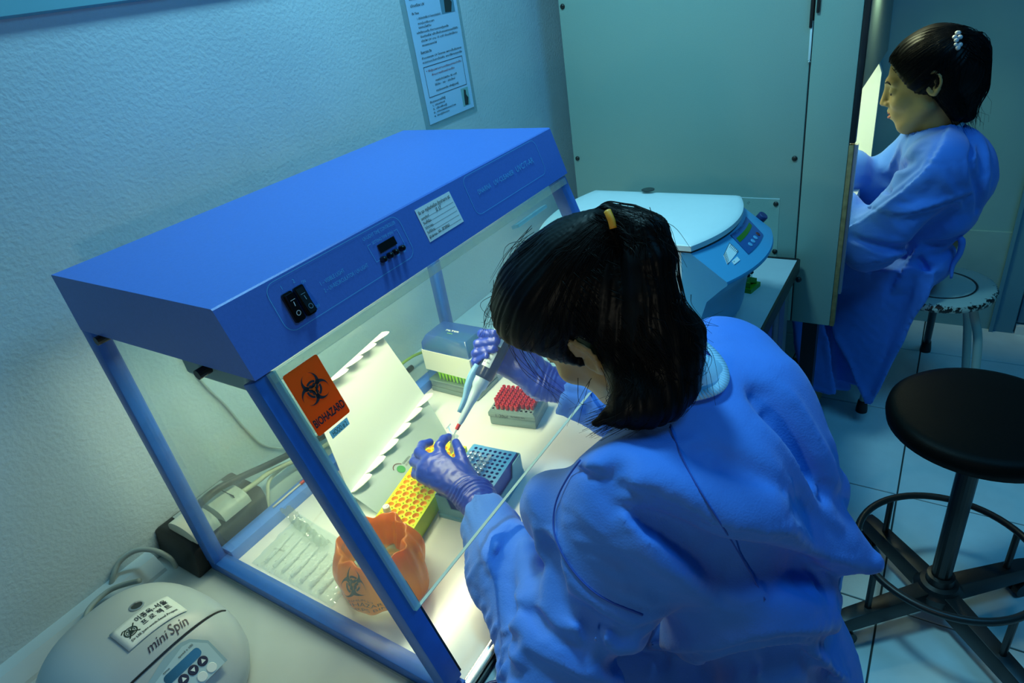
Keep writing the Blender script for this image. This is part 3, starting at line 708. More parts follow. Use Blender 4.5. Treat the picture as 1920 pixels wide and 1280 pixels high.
# yellow tube rack, 5 x 16 wells
M_yel = mat('yellow_plastic', (0.72, 0.86, 0.0), 0.4); M_well = mat('amber_well', (1.0, 0.62, 0.06), 0.5)
yp0 = at(773, 998, z=.042); yp1 = at(826, 915, z=.042); yp2 = at(723, 962, z=.042)
yang = math.degrees(math.atan2(yp1[1] - yp0[1], yp1[0] - yp0[0])) - 90
YW, YL, YH = 0.078, 0.212, 0.034
YR = rotF(yp0[0], yp0[1], yang)
t = thing('yellow_tube_rack', 'bright yellow tube rack with five rows of round amber wells under the gloved hand', 'tube rack', tuple(YR(-YW / 2, YL / 2)))
mb = MB(); px_ = (YW - .008) / 5; py_ = (YL - .018) / 14
holed_block(mb, YR, -YW + .004, .012, 5, 14, px_, py_, .0060, YH, .006, n=14)
mb.cur = 0
for a0, b0, a1, b1 in ((-YW, 0, 0, .012), (-YW, YL - .006, 0, YL), (-YW, .012, -YW + .004, YL - .006), (-.004, .012, 0, YL - .006)):
    mb.quad(YR(a0, b0, YH), YR(a1, b0, YH), YR(a1, b1, YH), YR(a0, b1, YH))
mb.quad(YR(-YW, 0, YH), YR(-YW, 0, 0), YR(0, 0, 0), YR(0, 0, YH)); mb.quad(YR(0, 0, YH), YR(0, 0, 0), YR(0, YL, 0), YR(0, YL, YH))
mb.quad(YR(0, YL, YH), YR(0, YL, 0), YR(-YW, YL, 0), YR(-YW, YL, YH)); mb.quad(YR(-YW, YL, YH), YR(-YW, YL, 0), YR(-YW, 0, 0), YR(-YW, 0, YH))
mb.build('body', [M_yel, M_well], t)
mb = MB(); mb.prism([YR(-.058, .0005, .004), YR(-.020, .0005, .004), YR(-.026, -.008, .004), YR(-.052, -.008, .004)], (0, 0, .022)); mb.build('end_grip', M_yel, t, bevel=.002)
mb = MB(); mb.prism([YR(-.058, YL - .0005, .012), YR(-.052, YL + .010, .012), YR(-.026, YL + .010, .012), YR(-.020, YL - .0005, .012)], (0, 0, .02)); mb.build('end_grip', M_yel, t, bevel=.002)
# the one white-capped tube standing in it
tc_ = YR(-YW + .004 + 1.5 * px_, .012 + 1.0 * py_ - py_ * .5)
t = thing('screw_cap_tube', 'small white screw-cap tube standing in the yellow rack', 'tube', tuple(tc_ + [0, 0, .012]))
MB().lathe(tc_, (0, 0, 1), [(.0020, .013), (.0046, .020), (.0048, .043)], 18).build('tube_body', mat('frosted_tube', (0.68, 0.74, 0.70), 0.35), t, auto=40)
MB().lathe(tc_, (0, 0, 1), [(.0052, .0435), (.0060, .0445), (.0060, .0500), (.0052, .0505), (.0052, .0515), (.0060, .0522), (.0060, .0585), (.0052, .0595)], 20).build('cap', M_white, t, auto=30)
text('2', .005, tc_ + [.0012, -.0012, .0596], (1, 0, 0), (0, 1, 0), M_ink, t)

# blue cooling rack
BL, BWd = .128, .086
b_tr = at(963, 845, z=.062) + [.006, 0, 0]; b_br = at(916, 914, z=.062) + [.006, 0, 0]
bang = math.degrees(math.atan2(b_tr[1] - b_br[1], b_tr[0] - b_br[0])) - 90
BR_ = rotF(b_tr[0], b_tr[1], bang)
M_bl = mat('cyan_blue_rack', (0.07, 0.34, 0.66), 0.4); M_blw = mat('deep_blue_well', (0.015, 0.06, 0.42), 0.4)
t = thing('blue_tube_rack', 'blue cooling rack with small wells in a pale blue tray beside the yellow rack', 'tube rack', tuple(BR_(-BWd / 2, -BL / 2)))
mb = MB(); BH = .050; p8 = (BWd - .008) / 8; p12 = (BL - .008) / 12
holed_block(mb, BR_, -BWd + .004, -BL + .004, 8, 12, p8, p12, .0031, BH, .016, n=12)
mb.cur = 0
for a0, b0, a1, b1 in ((-BWd, -BL, 0, -BL + .004), (-BWd, -.004, 0, 0), (-BWd, -BL + .004, -BWd + .004, -.004), (-.004, -BL + .004, 0, -.004)):
    mb.quad(BR_(a0, b0, BH), BR_(a1, b0, BH), BR_(a1, b1, BH), BR_(a0, b1, BH))
c4 = [(-BWd, -BL), (0, -BL), (0, 0), (-BWd, 0)]
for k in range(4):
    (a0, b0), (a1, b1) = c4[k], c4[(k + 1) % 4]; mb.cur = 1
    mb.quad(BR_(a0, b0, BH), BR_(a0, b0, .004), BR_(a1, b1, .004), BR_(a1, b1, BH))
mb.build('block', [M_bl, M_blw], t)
M_tray = mat('pale_blue_tray', (0.16, 0.42, 0.52), 0.4)
mb = MB(); e = .003
for k in range(4):
    (a0, b0), (a1, b1) = [((a + BWd / 2) * (1 + 2 * e / BWd) - BWd / 2, (b + BL / 2) * (1 + 2 * e / BL) - BL / 2) for a, b in (c4[k], c4[(k + 1) % 4])]
    L = [(0, .046), (.22, .046), (.28, .022), (.72, .022), (.78, .046), (1, .046)]
    pts = [BR_(a0, b0, 0), BR_(a1, b1, 0)] + [BR_(a1 + (a0 - a1) * s, b1 + (b0 - b1) * s, h) for s, h in L]
    nrm = np.array([b1 - b0, -(a1 - a0), 0]); nrm /= np.linalg.norm(nrm)
    mb.prism(pts, (BR_(nrm[0], nrm[1], 0) - BR_(0, 0, 0)) * .0018)
    mb.obox(BR_(a0, b0, 0), BR_(a1, b1, 0) - BR_(a0, b0, 0), (BR_(nrm[0], nrm[1], 0) - BR_(0, 0, 0)) * .005, (0, 0, .006))
mb.build('tray', M_tray, t)
M_pcr = clear_mat('clear_tube', (0.86, 0.95, 1.0), 0.22, 0.08, 0.50, (0.80, 0.93, 1.0))
pt0 = None
for i, j in ((0, 9), (0, 8), (1, 9), (1, 8), (1, 7), (0, 7), (2, 9), (2, 6), (3, 8), (3, 7), (3, 6), (3, 5), (4, 8), (4, 7), (4, 6), (4, 9), (2, 5), (3, 4), (4, 5), (2, 4)):
    c = BR_(-BWd + .004 + (i + .5) * p8, -BL + .004 + (j + .5) * p12, 0)
    if pt0 is None:
        pt0 = thing('clear_tube', 'tiny clear tube with flat round cap standing in the blue rack', 'tube', tuple(c + [0, 0, .036]), 'clear tubes in the blue rack')
        MB().lathe(c, (0, 0, 1), [(.0012, .0365), (.0027, .046), (.0028, .0535), (.0036, .0540), (.0036, .0555)], 14, cap=False).build('tube_body', M_pcr, pt0, smooth=True)
        MB().lathe(c, (0, 0, 1), [(.0036, .0556), (.0040, .0562), (.0040, .0575), (.0030, .0577), (.0028, .0568)], 14).build('cap', M_pcr, pt0, auto=40)
        c00 = c
    else:
        dup(pt0, c - c00)

# tip box with blue lid at the back
t = thing('tip_box', 'tall clear tip box with grey base, white card sleeve and blue lid', 'tip box', (.105, .60, FLR))
tx0, tx1, ty0, ty1 = .041, .166, .553, .636
M_greyb = mat('grey_green_plastic', (0.20, 0.30, 0.29), 0.4); M_clearbox = clear_mat('clear_box', (0.90, 0.97, 0.92), 0.03, 0.08, 0.05, (0.55, 0.68, 0.60))
mb = MB(); mb.box(tx0, tx1, ty0, ty1, FLR, .022); mb.box(tx0 + .001, tx1 - .001, ty0 + .001, ty1 - .001, .022, .037); mb.build('base', M_greyb, t, bevel=.002)
mb = MB(); mb.box(tx0 - .001, tx1 + .001, ty0 - .001, ty1 + .001, .037, .041); mb.build('rim', M_greyb, t, bevel=.001)
mb = MB(); mb.box(tx0, tx1, ty0, ty1, .041, .0695); mb.build('clear_wall', M_clearbox, t)
MB().prism([(tx0 - .001, ty0 - .0012, .068), (tx1 + .001, ty0 - .0012, .064), (tx1 + .001, ty0 - .0012, .114), (tx0 - .001, ty0 - .0012, .117)], (0, ty1 - ty0 + .002, 0)).build('card_sleeve', mat('cream_card', (0.80, 0.84, 0.72), 0.5), t)
M_lidb = clear_mat('blue_lid', (0.20, 0.42, 0.85), 0.10, 0.12, 0.62, (0.08, 0.22, 0.75))
mb = MB()
ring = lambda e, z: [(tx0 + e, ty0 + e, z), (tx1 - e, ty0 + e, z), (tx1 - e, ty1 - e, z), (tx0 + e, ty1 - e, z)]
vs = ring(0, .116) + ring(.001, .134) + ring(.010, .150)
mb.add(vs, [(k, (k + 1) % 4, 4 + (k + 1) % 4, 4 + k) for k in range(4)] + [(4 + k, 4 + (k + 1) % 4, 8 + (k + 1) % 4, 8 + k) for k in range(4)] + [(8, 9, 10, 11)])
lb = mb.build('lid', M_lidb, t, bevel=.002)
text('FILTER', .007, (.085, .590, .1503), (1, 0, .0), (0, 1, 0), M_label, lb, width=.035, bold=.03); text('TIPS', .005, (.095, .580, .1503), (1, 0, 0), (0, 1, 0), mat('lime_print', (0.3, 0.7, 0.05), .5), lb, width=.015)
M_lime = mat('lime_tip', (0.50, 1.0, 0.01), 0.4)
mb = MB(); mb.box(tx0 + .004, tx1 - .004, ty0 + .004, ty1 - .004, .117, .124); mb.build('inner_tray', M_lime, t)
tp0 = None
for i in range(10):
    for j in range(2):
        c = np.array([.068 + i * .0092, ty0 + .008 + j * .010, 0])
        if tp0 is None:
            tp0 = thing('lime_pipette_tip', 'lime green pipette tip standing in the clear box below the white card', 'pipette tip', (c[0], c[1], .041), 'lime tips in the tip box')
            MB().lathe(c, (0, 0, 1), [(.0020, .0411), (.0030, .055), (.0038, .0665)], 10).build('cone', M_lime, tp0, smooth=True)
            MB().lathe(c, (0, 0, 1), [(.0040, .060), (.0042, .0672), (.0030, .0673)], 10).build('collar', M_lime, tp0, auto=40)
            c00 = c
        else: dup(tp0, c - c00)
# red tip box
r0 = at(920, 795, z=FLR); RD = rotF(r0[0], r0[1], 10.5)
t = thing('red_tip_box', 'low grey box holding rows of red pipette tips by the right forearm', 'tip box', tuple(RD(.045, .04)))
RWd, RLn = .098, .078
mb = MB(); mb.prism([RD(0, 0, 0), RD(RWd, 0, 0), RD(RWd, RLn, 0), RD(0, RLn, 0)], (0, 0, .020)); mb.build('base', M_greyb, t, bevel=.003)
mb = MB(); mb.prism([RD(-.001, -.001, .0205), RD(RWd + .001, -.001, .0205), RD(RWd + .001, RLn, .0205), RD(-.001, RLn, .0205)], (0, 0, .010)); mb.build('tray', M_greyb, t, bevel=.0015)
M_rack = mat('grey_rack', (0.13, 0.17, 0.17), 0.5)
mb = MB(); holed_block(mb, RD, .004, .003, 9, 8, .0100, .0088, .0028, .036, .006, n=10, well=1)
q = [RD(0, 0, .0305), RD(RWd, 0, .0305), RD(RWd, RLn, .0305), RD(0, RLn, .0305)]; u_ = [RD(.004, .003, .036), RD(.094, .003, .036), RD(.094, .0734, .036), RD(.004, .0734, .036)]
mb.cur = 0; mb.add(q + u_, [(k, (k + 1) % 4, 4 + (k + 1) % 4, 4 + k) for k in range(4)]); mb.build('tip_tray', [M_greyb, M_ink], t)
text('1-20µl', .009, RD(.014, -.0014, .0222), RD(1, 0) - RD(0, 0), (0, 0, 1), M_ink, t, width=.028); text('FILTERED TIPS', .005, RD(.048, -.0014, .0245), RD(1, 0) - RD(0, 0), (0, 0, 1), M_ink, t, width=.03)
M_red = mat('red_tip', (0.62, 0.025, 0.030), 0.4)
tp0 = None
for j in range(8):
    for i in range(9):
        if j == 0 and i in (0, 6, 7, 8) or (j == 1 and i == 0): continue
        c = RD(.004 + (i + .5) * .0100, .003 + (j + .5) * .0088, 0); c[2] = FLR
        if tp0 is None:
            tp0 = thing('red_pipette_tip', 'red pipette tip standing upright in the grey box', 'pipette tip', (c[0], c[1], FLR + .030), 'red tips in the grey box')
            MB().lathe(c, (0, 0, 1), [(.0024, .0305), (.0028, .038), (.0036, .0385), (.0039, .0475), (.0026, .0476), (.0024, .044)], 12).build('collar', M_red, tp0, auto=40)
            c00 = c
        else: dup(tp0, c - c00)

# frosted folding sheet with scalloped tabs
M_sheet = clear_mat('frosted_sheet', (0.92, 0.97, 0.95), 0.02, 0.3, 0.62, (0.55, 0.66, 0.68)); M_tab = mat('white_tab', (0.90, 0.93, 0.82), 0.4)
t = thing('tabbed_sheet', 'folded frosted plastic sheet with white scalloped tabs leaning at the back of the hood', 'plastic sheet', (.10, .34, FLR))
def on_plane(u, v, a, b, c):
    n_ = np.cross(b - a, c - a); r_ = ray(u, v); return CAM_C + r_ * (np.dot(n_, a - CAM_C) / np.dot(n_, r_))
fB = at(796, 742, z=.050); lA = at(712, 966, z=FLR + .001); lB = at(838, 813, z=FLR + .001)   # far end of the fold, lower edge of the flap
fA = on_plane(655, 925, fB, lA, lB)                                                       # near end of the fold
uB = at(716, 622, x=.036); uA = on_plane(580, 745, fA, fB, uB)                            # upper edge
def quad_sheet(a, b, c, d, name, mt):
    a, b, c, d = map(np.array, (a, b, c, d)); n = np.cross(b - a, d - a); n /= np.linalg.norm(n)
    return MB().prism([a, b, c, d], n * .0012).build(name, mt, t)
quad_sheet(fA, fB, uB - (uB - uA) * .03, uA, 'back_sheet', mat('white_sheet', (0.66, 0.74, 0.72), 0.45))
quad_sheet(lA, lB, fB, fA, 'front_flap', M_sheet)
mb = MB(); q0_, q1_ = fA + (fB - fA) * .04, fB - (fB - fA) * .04; mb.prism([q0_ - [0, 0, .002], q1_ - [0, 0, .002], [q1_[0] - .006, q1_[1], FLR], [q0_[0] - .006, q0_[1], FLR]], (.0015, 0, 0)); mb.build('back_foot', M_sheet, t)
def tabs(A, B, dirn, n, L0):
    A = np.array(A); B = np.array(B); ax = (B - A) / n; dn = np.array(dirn, float); dn /= np.linalg.norm(dn)
    for k in range(n):
        o = A + ax * k
        up = np.array([0.25, 0, 1.0]); up /= np.linalg.norm(up)
        # curved leaf: rises from the fold and bends over at its far end
        pts = [o, o + ax * .15 + dn * L0 * .45, o + ax * .45 + dn * L0 * .75, o + ax * .85 + dn * L0 * 1.0, o + ax * 1.05 + dn * L0 * .92, o + ax * 1.08 + dn * L0 * .55, o + ax * 1.0]
        mb = MB(); mb.prism(pts, np.cross(ax / np.linalg.norm(ax), dn) * .0018); mb.build('tab', M_tab, t, bevel=.0005, seg=1)
tabs(fA + [0, 0, .001], fB + [0, 0, .001] + (fB - fA) * .02, (0.97, -.10, 0.30), 6, .026)
tabs(uA, uB, (0.95, -.1, 0.20), 5, .024)
fn_ = np.cross(lB - lA, fA - lA); fn_ /= np.linalg.norm(fn_)
if fn_[2] < 0: fn_ = -fn_
lx = (lB - lA) / np.linalg.norm(lB - lA); ly = np.cross(fn_, lx)
lo = at(752, 880, z=.022)
lo = lA + lx * np.dot(lo - lA, lx) + ly * np.dot(lo - lA, ly)
LFm = frame_of(lo, lx, ly)
mb = MB(); mb.prism([LFm(.008 * math.cos(a), .008 * math.sin(a) * 1.05, .0016) for a in np.linspace(0, 2 * math.pi, 20)[:-1]], fn_ * .0003); mb.build('round_print', mat('green_ink', (0.01, 0.25, 0.04), 0.5), t)
mb = MB(); ribbon(mb, LFm, [(.011 * math.cos(a) - .001, .012 * math.sin(a) + .003) for a in np.linspace(.3, 2.6, 10)], .0016, .0020); mb.build('arc_print', mat('dark_red_ink', (0.12, 0.02, 0.02), .5), t)
text('GREEN', .006, LFm(.012, .002, .0016), lx, ly, M_ink, t, width=.022); text('SCIENCE', .005, LFm(.012, -.004, .0016), lx, ly, mat('dark_red_ink', (.12, .02, .02), .5), t, width=.022)
text('บริษัท เจ็นนาร', .010, LFm(-.026, -.022, .0016), lx, ly, M_ink, t, width=.058)

# clear flat pack of white droppers
t = thing('dropper_pack', 'clear film pack of white plastic droppers lying at the near end of the hood', 'pack', (.11, .10, FLR))
M_film = clear_mat('crinkled_film', (0.90, 0.96, 0.95), 0.05, 0.06, 0.28, (0.8, 0.9, 0.9), bump=0.5, bscale=45)
q0, q1, q2, q3 = at(470, 1052, z=.016), at(560, 960, z=.016), at(700, 1045, z=.016), at(606, 1150, z=.016)
q0[0] = max(q0[0], .045); q1[0] = max(q1[0], .045)
for q_ in (q0, q3): q_[1] = max(q_[1], .034)
def film(u, v):
    p = (q0 * (1 - u) + q3 * u) * (1 - v) + (q1 * (1 - u) + q2 * u) * v
    hgt = .010 * (math.sin(math.pi * u) * math.sin(math.pi * v)) ** .4
    return p + np.array([0, 0, hgt - .004 + .0018 * math.sin(23 * u + 9 * v) * math.sin(31 * v) * math.sin(math.pi * v)])
MB().grid(film, 30, 24).build('film', M_film, t, smooth=True)
for k in range(7):
    u = .12 + .115 * k; a = film(u, .10); b = film(u, .70); a[2] = b[2] = FLR + .0036
    MB().tube([a, a + (b - a) * .55, a + (b - a) * .6, b], [.0030, .0030, .0017, .0012], 8).build('dropper', mat('white_dropper', (0.85, 0.9, 0.88), 0.4), t, smooth=True)
nk = [at(526, 948, z=.036), at(548, 965, z=.024), at(565, 985, z=.02), at(588, 1005, z=.02), at(612, 1022, z=.018)]
nk[0][0] = max(nk[0][0], .042)
mb = MB(); pn_ = spline(nk, 6)
for k in range(len(pn_) - 1):
    for s in range(4):
        w0 = .010 * (s - 2) / 2; w1 = .010 * (s - 1) / 2
        hz = lambda kk, ss: np.array([0, 0, .004 * math.sin(1.9 * kk + 2.3 * ss)])
        d_ = np.array([.6, .8, 0])
        mb.quad(pn_[k] + d_ * w0 + hz(k, s), pn_[k + 1] + d_ * w0 + hz(k + 1, s), pn_[k + 1] + d_ * w1 + hz(k + 1, s + 1), pn_[k] + d_ * w1 + hz(k, s + 1))
mb.build('crumpled_neck', clear_mat('dull_film', (0.8, 0.86, 0.82), 0.08, 0.15, 0.35, (0.45, 0.52, 0.46), bump=.6), t)
text('LOT 190102', .0045, film(.12, .3) + [0, 0, .0015], (1, .15, 0), (-.15, 1, 0), M_ink, t, width=.022)
# red-ended pencil leaning on the rear rail
t = thing('red_topped_pencil', 'thin pale pencil with red end lying along the rear rail', 'pencil', (.02, .17, .03))
pa, pb = np.array([.019, .128, .0345]), np.array([.019, .204, .0345])
MB().cyl(pa, pb, .0018, n=8).build('shaft', mat('pale_wood', (0.65, 0.68, 0.55), .5), t, smooth=True)
MB().cyl(pb - [0, .012, 0], pb + [0, .003, 0], .0032, n=10).build('end_cap', M_red, t, smooth=False)

# orange bag over a jar
M_bag = clear_mat('orange_bag', (1.0, 0.50, 0.12), 0.03, 0.25, 0.66, (1.0, 0.36, 0.04), bump=.12, bscale=70)
t = thing('biohazard_bag', 'orange waste bag with black biohazard print pulled over a round clear jar', 'waste bag', (.302, .105, FLR))
bcx, bcy = .302, .106
rs = np.random.RandomState(4)
ph = rs.uniform(0, 6.28, 12)
def bag(u, v):
    a = 2 * math.pi * u
    fold = .0030 * math.sin(7 * a + ph[0] + 2.2 * v) + .0022 * math.sin(13 * a + ph[1] - 5 * v) + .0018 * math.sin(5 * a + 9 * v)
    sharp = -.0025 * abs(math.sin(4.5 * a + 3 * v + ph[2])) * (.3 + v)
    if v < .72:
        s = v / .72
        r = .066 + .010 * math.sin(math.pi * s) ** .8 - .012 * s + (fold + sharp) * (.5 + .6 * s)
        z = FLR + .010 + .082 * s + (.006 * math.sin(3 * a + ph[3]) + .007 * math.sin(5 * a + ph[4])) * (1 - s) ** 2 + .003 * math.sin(4 * a + ph[5]) * s
    else:
        s = (v - .72) / .28
        r = .054 - .016 * s + (fold + sharp) * (1.1 - .3 * s)
        z = FLR + .092 + .003 * math.sin(4 * a + ph[5]) + .004 * math.sin(math.pi * min(1, 2 * s)) - .050 * s ** 1.2
    r *= 1 + .05 * math.cos(2 * a + .6)
    return (bcx + r * math.cos(a), max(bcy + r * math.sin(a), .0275), z)
bg = MB().grid(bag, 110, 44).build('bag', M_bag, t, smooth=True)
MB().lathe((bcx, bcy, FLR), (0, 0, 1), [(.050, 0), (.056, .003), (.058, .04), (.050, .080), (.048, .080), (.055, .04), (.053, .006)], 32, cap=False).build('jar', clear_mat('jar_glass', (0.85, 0.95, 0.93), .08, .03, .06), t, smooth=True)
def on_bag(a0, z0, hh):
    """local print coordinates on the bag's flank"""
    def F(x, y, h=0):
        a = a0 + x / .070; s = max(0.02, min(.98, (z0 + y - FLR - .010) / .082)); p = np.array(bag((a / (2 * math.pi)) % 1, .72 * s))
        d_ = np.array([math.cos(a), math.sin(a), 0]); return p + d_ * (h + hh)
    return F
M_bagink = mat('bag_ink', (0.03, 0.035, 0.02), 0.6)
BF = on_bag(math.radians(-78), .078, .0012)
mb = MB(); biohazard(mb, BF, 0, 0, .023); mb.build('biohazard_print', [M_bagink, M_bag], bg)
def bag_text(s, size, x, y, wd, a0=-72):
    o = text(s, size, (0, 0, 0), (1, 0, 0), (0, 1, 0), M_bagink, None, width=wd); F = on_bag(math.radians(a0), .080, .0014)
    for v_ in o.data.vertices: v_.co = Vector((F(v_.co.x + x, v_.co.y + y) - ORI[t]).tolist())
    o.parent = bg; ORI[o] = ORI[t]
bag_text('BIOHAZARD', .010, -.036, -.037, .078); bag_text('SHARPS BIN', .010, -.042, -.048, .080); bag_text('MAXIMUM 2/3', .005, -.030, -.028, .05); bag_text('XBOB', .011, .004, .026, .030)

# ------------------------------------------------------------------ bench centrifuge
M_cwhite = mat('white_centrifuge_paint', (0.70, 0.82, 0.82), 0.35, var=.015, vscale=40); M_cblue = mat('light_blue_plastic', (0.07, 0.36, 0.62), 0.4); M_cblued = mat('blue_front', (0.045, 0.25, 0.42), 0.45)
t = thing('bench_centrifuge', 'large white benchtop centrifuge with light blue control front at the far end of the bench', 'centrifuge', (.34, 1.05, 0))
zt = .262
K = lambda u, v, z: at(u, v, z=z)
cy0, cy1 = .872, 1.172          # near and far side
def lidline(z, n=18):
    """plan outline of the lid: straight sides, bowed front and rear"""
    out = []
    for i in range(n + 1):
        s = -1 + 2 * i / n; out.append((.521 + .040 * (1 - s * s) + .016 * (s + 1) / 2, (cy0 + cy1) / 2 + s * .150, z))
    for i in range(n + 1):
        s = 1 - 2 * i / n; out.append((.165 - .030 * (1 - s * s), (cy0 + cy1) / 2 + s * .150, z))
    return out
lo_, hi_ = lidline(.250), lidline(zt)
mb = MB(); n = len(lo_)
cx_, cyc = .35, (cy0 + cy1) / 2
sh = lambda P, k, dz=0: [(cx_ + (x - cx_) * k, cyc + (y - cyc) * k, z + dz) for x, y, z in P]
rings = [sh(lo_, 1), sh(lo_, 1, .011), sh(hi_, .988, .001), sh(hi_, .95, .004), sh(hi_, .80, .008), sh(hi_, .5, .011), sh(hi_, .1, .012)]
vs = [p for r_ in rings for p in r_]; fs = []
for j in range(len(rings) - 1):
    for i in range(n): fs.append((j * n + i, j * n + (i + 1) % n, (j + 1) * n + (i + 1) % n, (j + 1) * n + i))
fs.append(tuple((len(rings) - 1) * n + i for i in range(n)))
mb.add(vs, fs); ld_ = mb.build('lid', M_cwhite, t, auto=35)
pp = at(1215, 357, z=.273); MB().lathe(pp + [0, 0, .0012], (0, 0, 1), [(.016, 0), (.016, .0015), (.013, .002)], 24).build('viewing_port', mat('dark_glass', (0.02, 0.03, 0.03), 0.08), ld_)
# body below the lid
mb = MB()
mb.prism([(.150, cy0 + .004, .012), (.500, cy0 + .004, .012), (.516, cy0 + .004, .246), (.150, cy0 + .004, .246)], (0, cy1 - cy0 - .008, 0)); mb.build('body', M_cwhite, t, bevel=.006)
mb = MB(); L2 = sh(lidline(.2460), .992); vs = L2 + [(x, y, .2502) for x, y, z in L2]; mb.add(vs, [tuple(range(n))] + [(i, (i + 1) % n, n + (i + 1) % n, n + i) for i in range(n)]); mb.build('lid_gasket', M_black, t)
# blue front: bulging console above a receding belly
def front(u, v):
    s = -1 + 2 * u; bow = 1 - s * s; y = (cy0 + cy1) / 2 + s * .148
    if v <= .5:
        k = v / .5; x = .513 + .079 * k; z = .2500 - .060 * k; amp = .034
    else:
        prof_ = [(.592, .190), (.594, .183), (.580, .170), (.552, .140), (.540, .10), (.534, .04), (.520, .008)]
        k = (v - .5) / .5 * (len(prof_) - 1); i = min(int(k), len(prof_) - 2); f_ = k - i
        x = prof_[i][0] * (1 - f_) + prof_[i + 1][0] * f_; z = prof_[i][1] * (1 - f_) + prof_[i + 1][1] * f_; amp = .034
    return (x + amp * bow + .014 * u, y, z)
mb = MB(); mb.grid(front, 24, 32)
k = len(mb.v)
for side in (0, 1):
    col = [front(side, v / 32) for v in range(33)]; bk = [(.50, p[1], p[2]) for p in col]; b_ = len(mb.v); mb.v += [tuple(p) for p in col + bk]
    for v in range(32):
        q = (b_ + v, b_ + v + 1, b_ + 34 + v, b_ + 33 + v); mb.f.append(q if side == 0 else q[::-1]); mb.mi.append(0)
fr_ = mb.build('front', M_cblue, t, auto=35)
# flat console face prints
cnrm = np.array([.060, 0, .079]); cnrm /= np.linalg.norm(cnrm); cup = np.array([-.079, 0, .060]) / math.hypot(.079, .060); cL = math.hypot(.079, .060)
def CF(a, b, h=0):
    """a = along the bench, b = up the console slope from its lower edge"""
    u = (a - (cy0 + cy1) / 2) / .296 + .5
    return np.array(front(u, .5 - .5 * b / cL)) + cnrm * (h + .0012)
def onc(u, v):
    r_ = ray(u, v); off = .03
    for _ in range(8):
        o_ = np.array([.592 + off, 0, .190]); tt = np.dot(cnrm, o_ - CAM_C) / np.dot(cnrm, r_); p = CAM_C + tt * r_
        s = (p[1] - (cy0 + cy1) / 2) / .148; off = .034 * (1 - s * s) + .014 * (s + 1) / 2
    return p[1], float(np.dot(p - o_ + [0, o_[1], 0], cup))
px8 = lambda u, v: onc(1360 + u / 8, 360 + v / 8)
def cplate(pts, h0, th, name, mt, par):
    p0, p1, p2, p3 = (np.array(p) for p in pts)
    fn = lambda u, v: CF(*((p0 * (1 - u) + p1 * u) * (1 - v) + (p3 * (1 - u) + p2 * u) * v), max(h0, 0) + th)
    mb = MB().grid(fn, 8, 8); k = len(mb.v); nrm_ = np.cross(np.array(mb.v[1]) - mb.v[0], np.array(mb.v[9]) - mb.v[0])
    if np.dot(nrm_, cnrm) < 0: mb.f = [f[::-1] for f in mb.f]
    o = mb.build(name, mt, par); md = o.modifiers.new('thickness', 'SOLIDIFY'); md.thickness = .0015; md.offset = -1; return o
cp = cplate([px8(70, 650), px8(340, 935), px8(560, 645), px8(305, 375)], 0, .0008, 'control_panel', mat('panel_blue', (0.02, 0.10, 0.30), .35), t)
cplate([px8(155, 700), px8(205, 765), px8(390, 515), px8(345, 465)], .0008, .0006, 'display', mat('green_display', (0.03, 0.16, 0.01), .3), cp)
for k_, (u, v) in enumerate(((365, 795), (405, 745), (442, 692), (478, 640))):
    a, b = px8(u, v); MB().lathe(CF(a, b, .0006), cnrm, [(.0056, 0), (.0056, .001), (.0048, .0015)], 16).build('key', mat('cyan_key', (0.10, 0.38, 0.62), .4) if k_ < 3 else mat('dark_red_key', (0.12, .03, .03), .4), cp)
xd_ = CF(1.03, 0.03) - CF(1.01, 0.03); yd_ = CF(1.02, .04) - CF(1.02, .03)
for s, (u, v), wd in (('°C', (105, 685), .006), ('RPM', (165, 625), .012), ('TIME', (235, 540), .014)):
    text(s, .0045, CF(*px8(u, v), .0008), xd_, yd_, M_print, cp, width=wd)
a, b = px8(525, 400); MB().lathe(CF(a, b, -.002), cnrm, [(.0115, 0), (.0115, .012), (.0100, .0135)], 24).build('dial', mat('navy_dial', (0.012, 0.035, 0.14), .4), t, auto=40)
for k_ in range(3):
    a, b = px8(345 + 30 * k_, 200 + 32 * k_)
    text('22 R', .0065, CF(a, b - .002 * k_, .001), xd_, yd_, M_ink, t, width=.016 - .002 * k_, name='lettering') if k_ == 0 else None
lb_ = cplate([px8(-30, 950), px8(25, 1085), px8(185, 890), px8(55, 770)], 0, .0004, 'rating_label', M_label, t)
mb = MB(); A_, B_, C_, D_ = px8(-30, 950), px8(25, 1085), px8(185, 890), px8(55, 770)
ribbon(mb, CF, [A_, B_, C_, D_], .0009, .0007, closed=True)
for k_ in range(1, 7):
    s = k_ / 7; ribbon(mb, CF, [(A_[0] + (B_[0] - A_[0]) * s + .002, A_[1] + (B_[1] - A_[1]) * s + .001), (D_[0] + (C_[0] - D_[0]) * s - .001, D_[1] + (C_[1] - D_[1]) * s - .002)], .0008, .0007)
mb.build('label_print', M_ink, lb_); lb_.children[0]['kind'] = 'stuff'
l2_ = cplate([px8(90, 1045), px8(130, 1092), px8(215, 1025), px8(170, 972)], 0, .0004, 'white_label', M_label, t); text('no. 1', .005, CF(*px8(125, 1060), .0006), xd_, yd_, M_ink, l2_, width=.009)
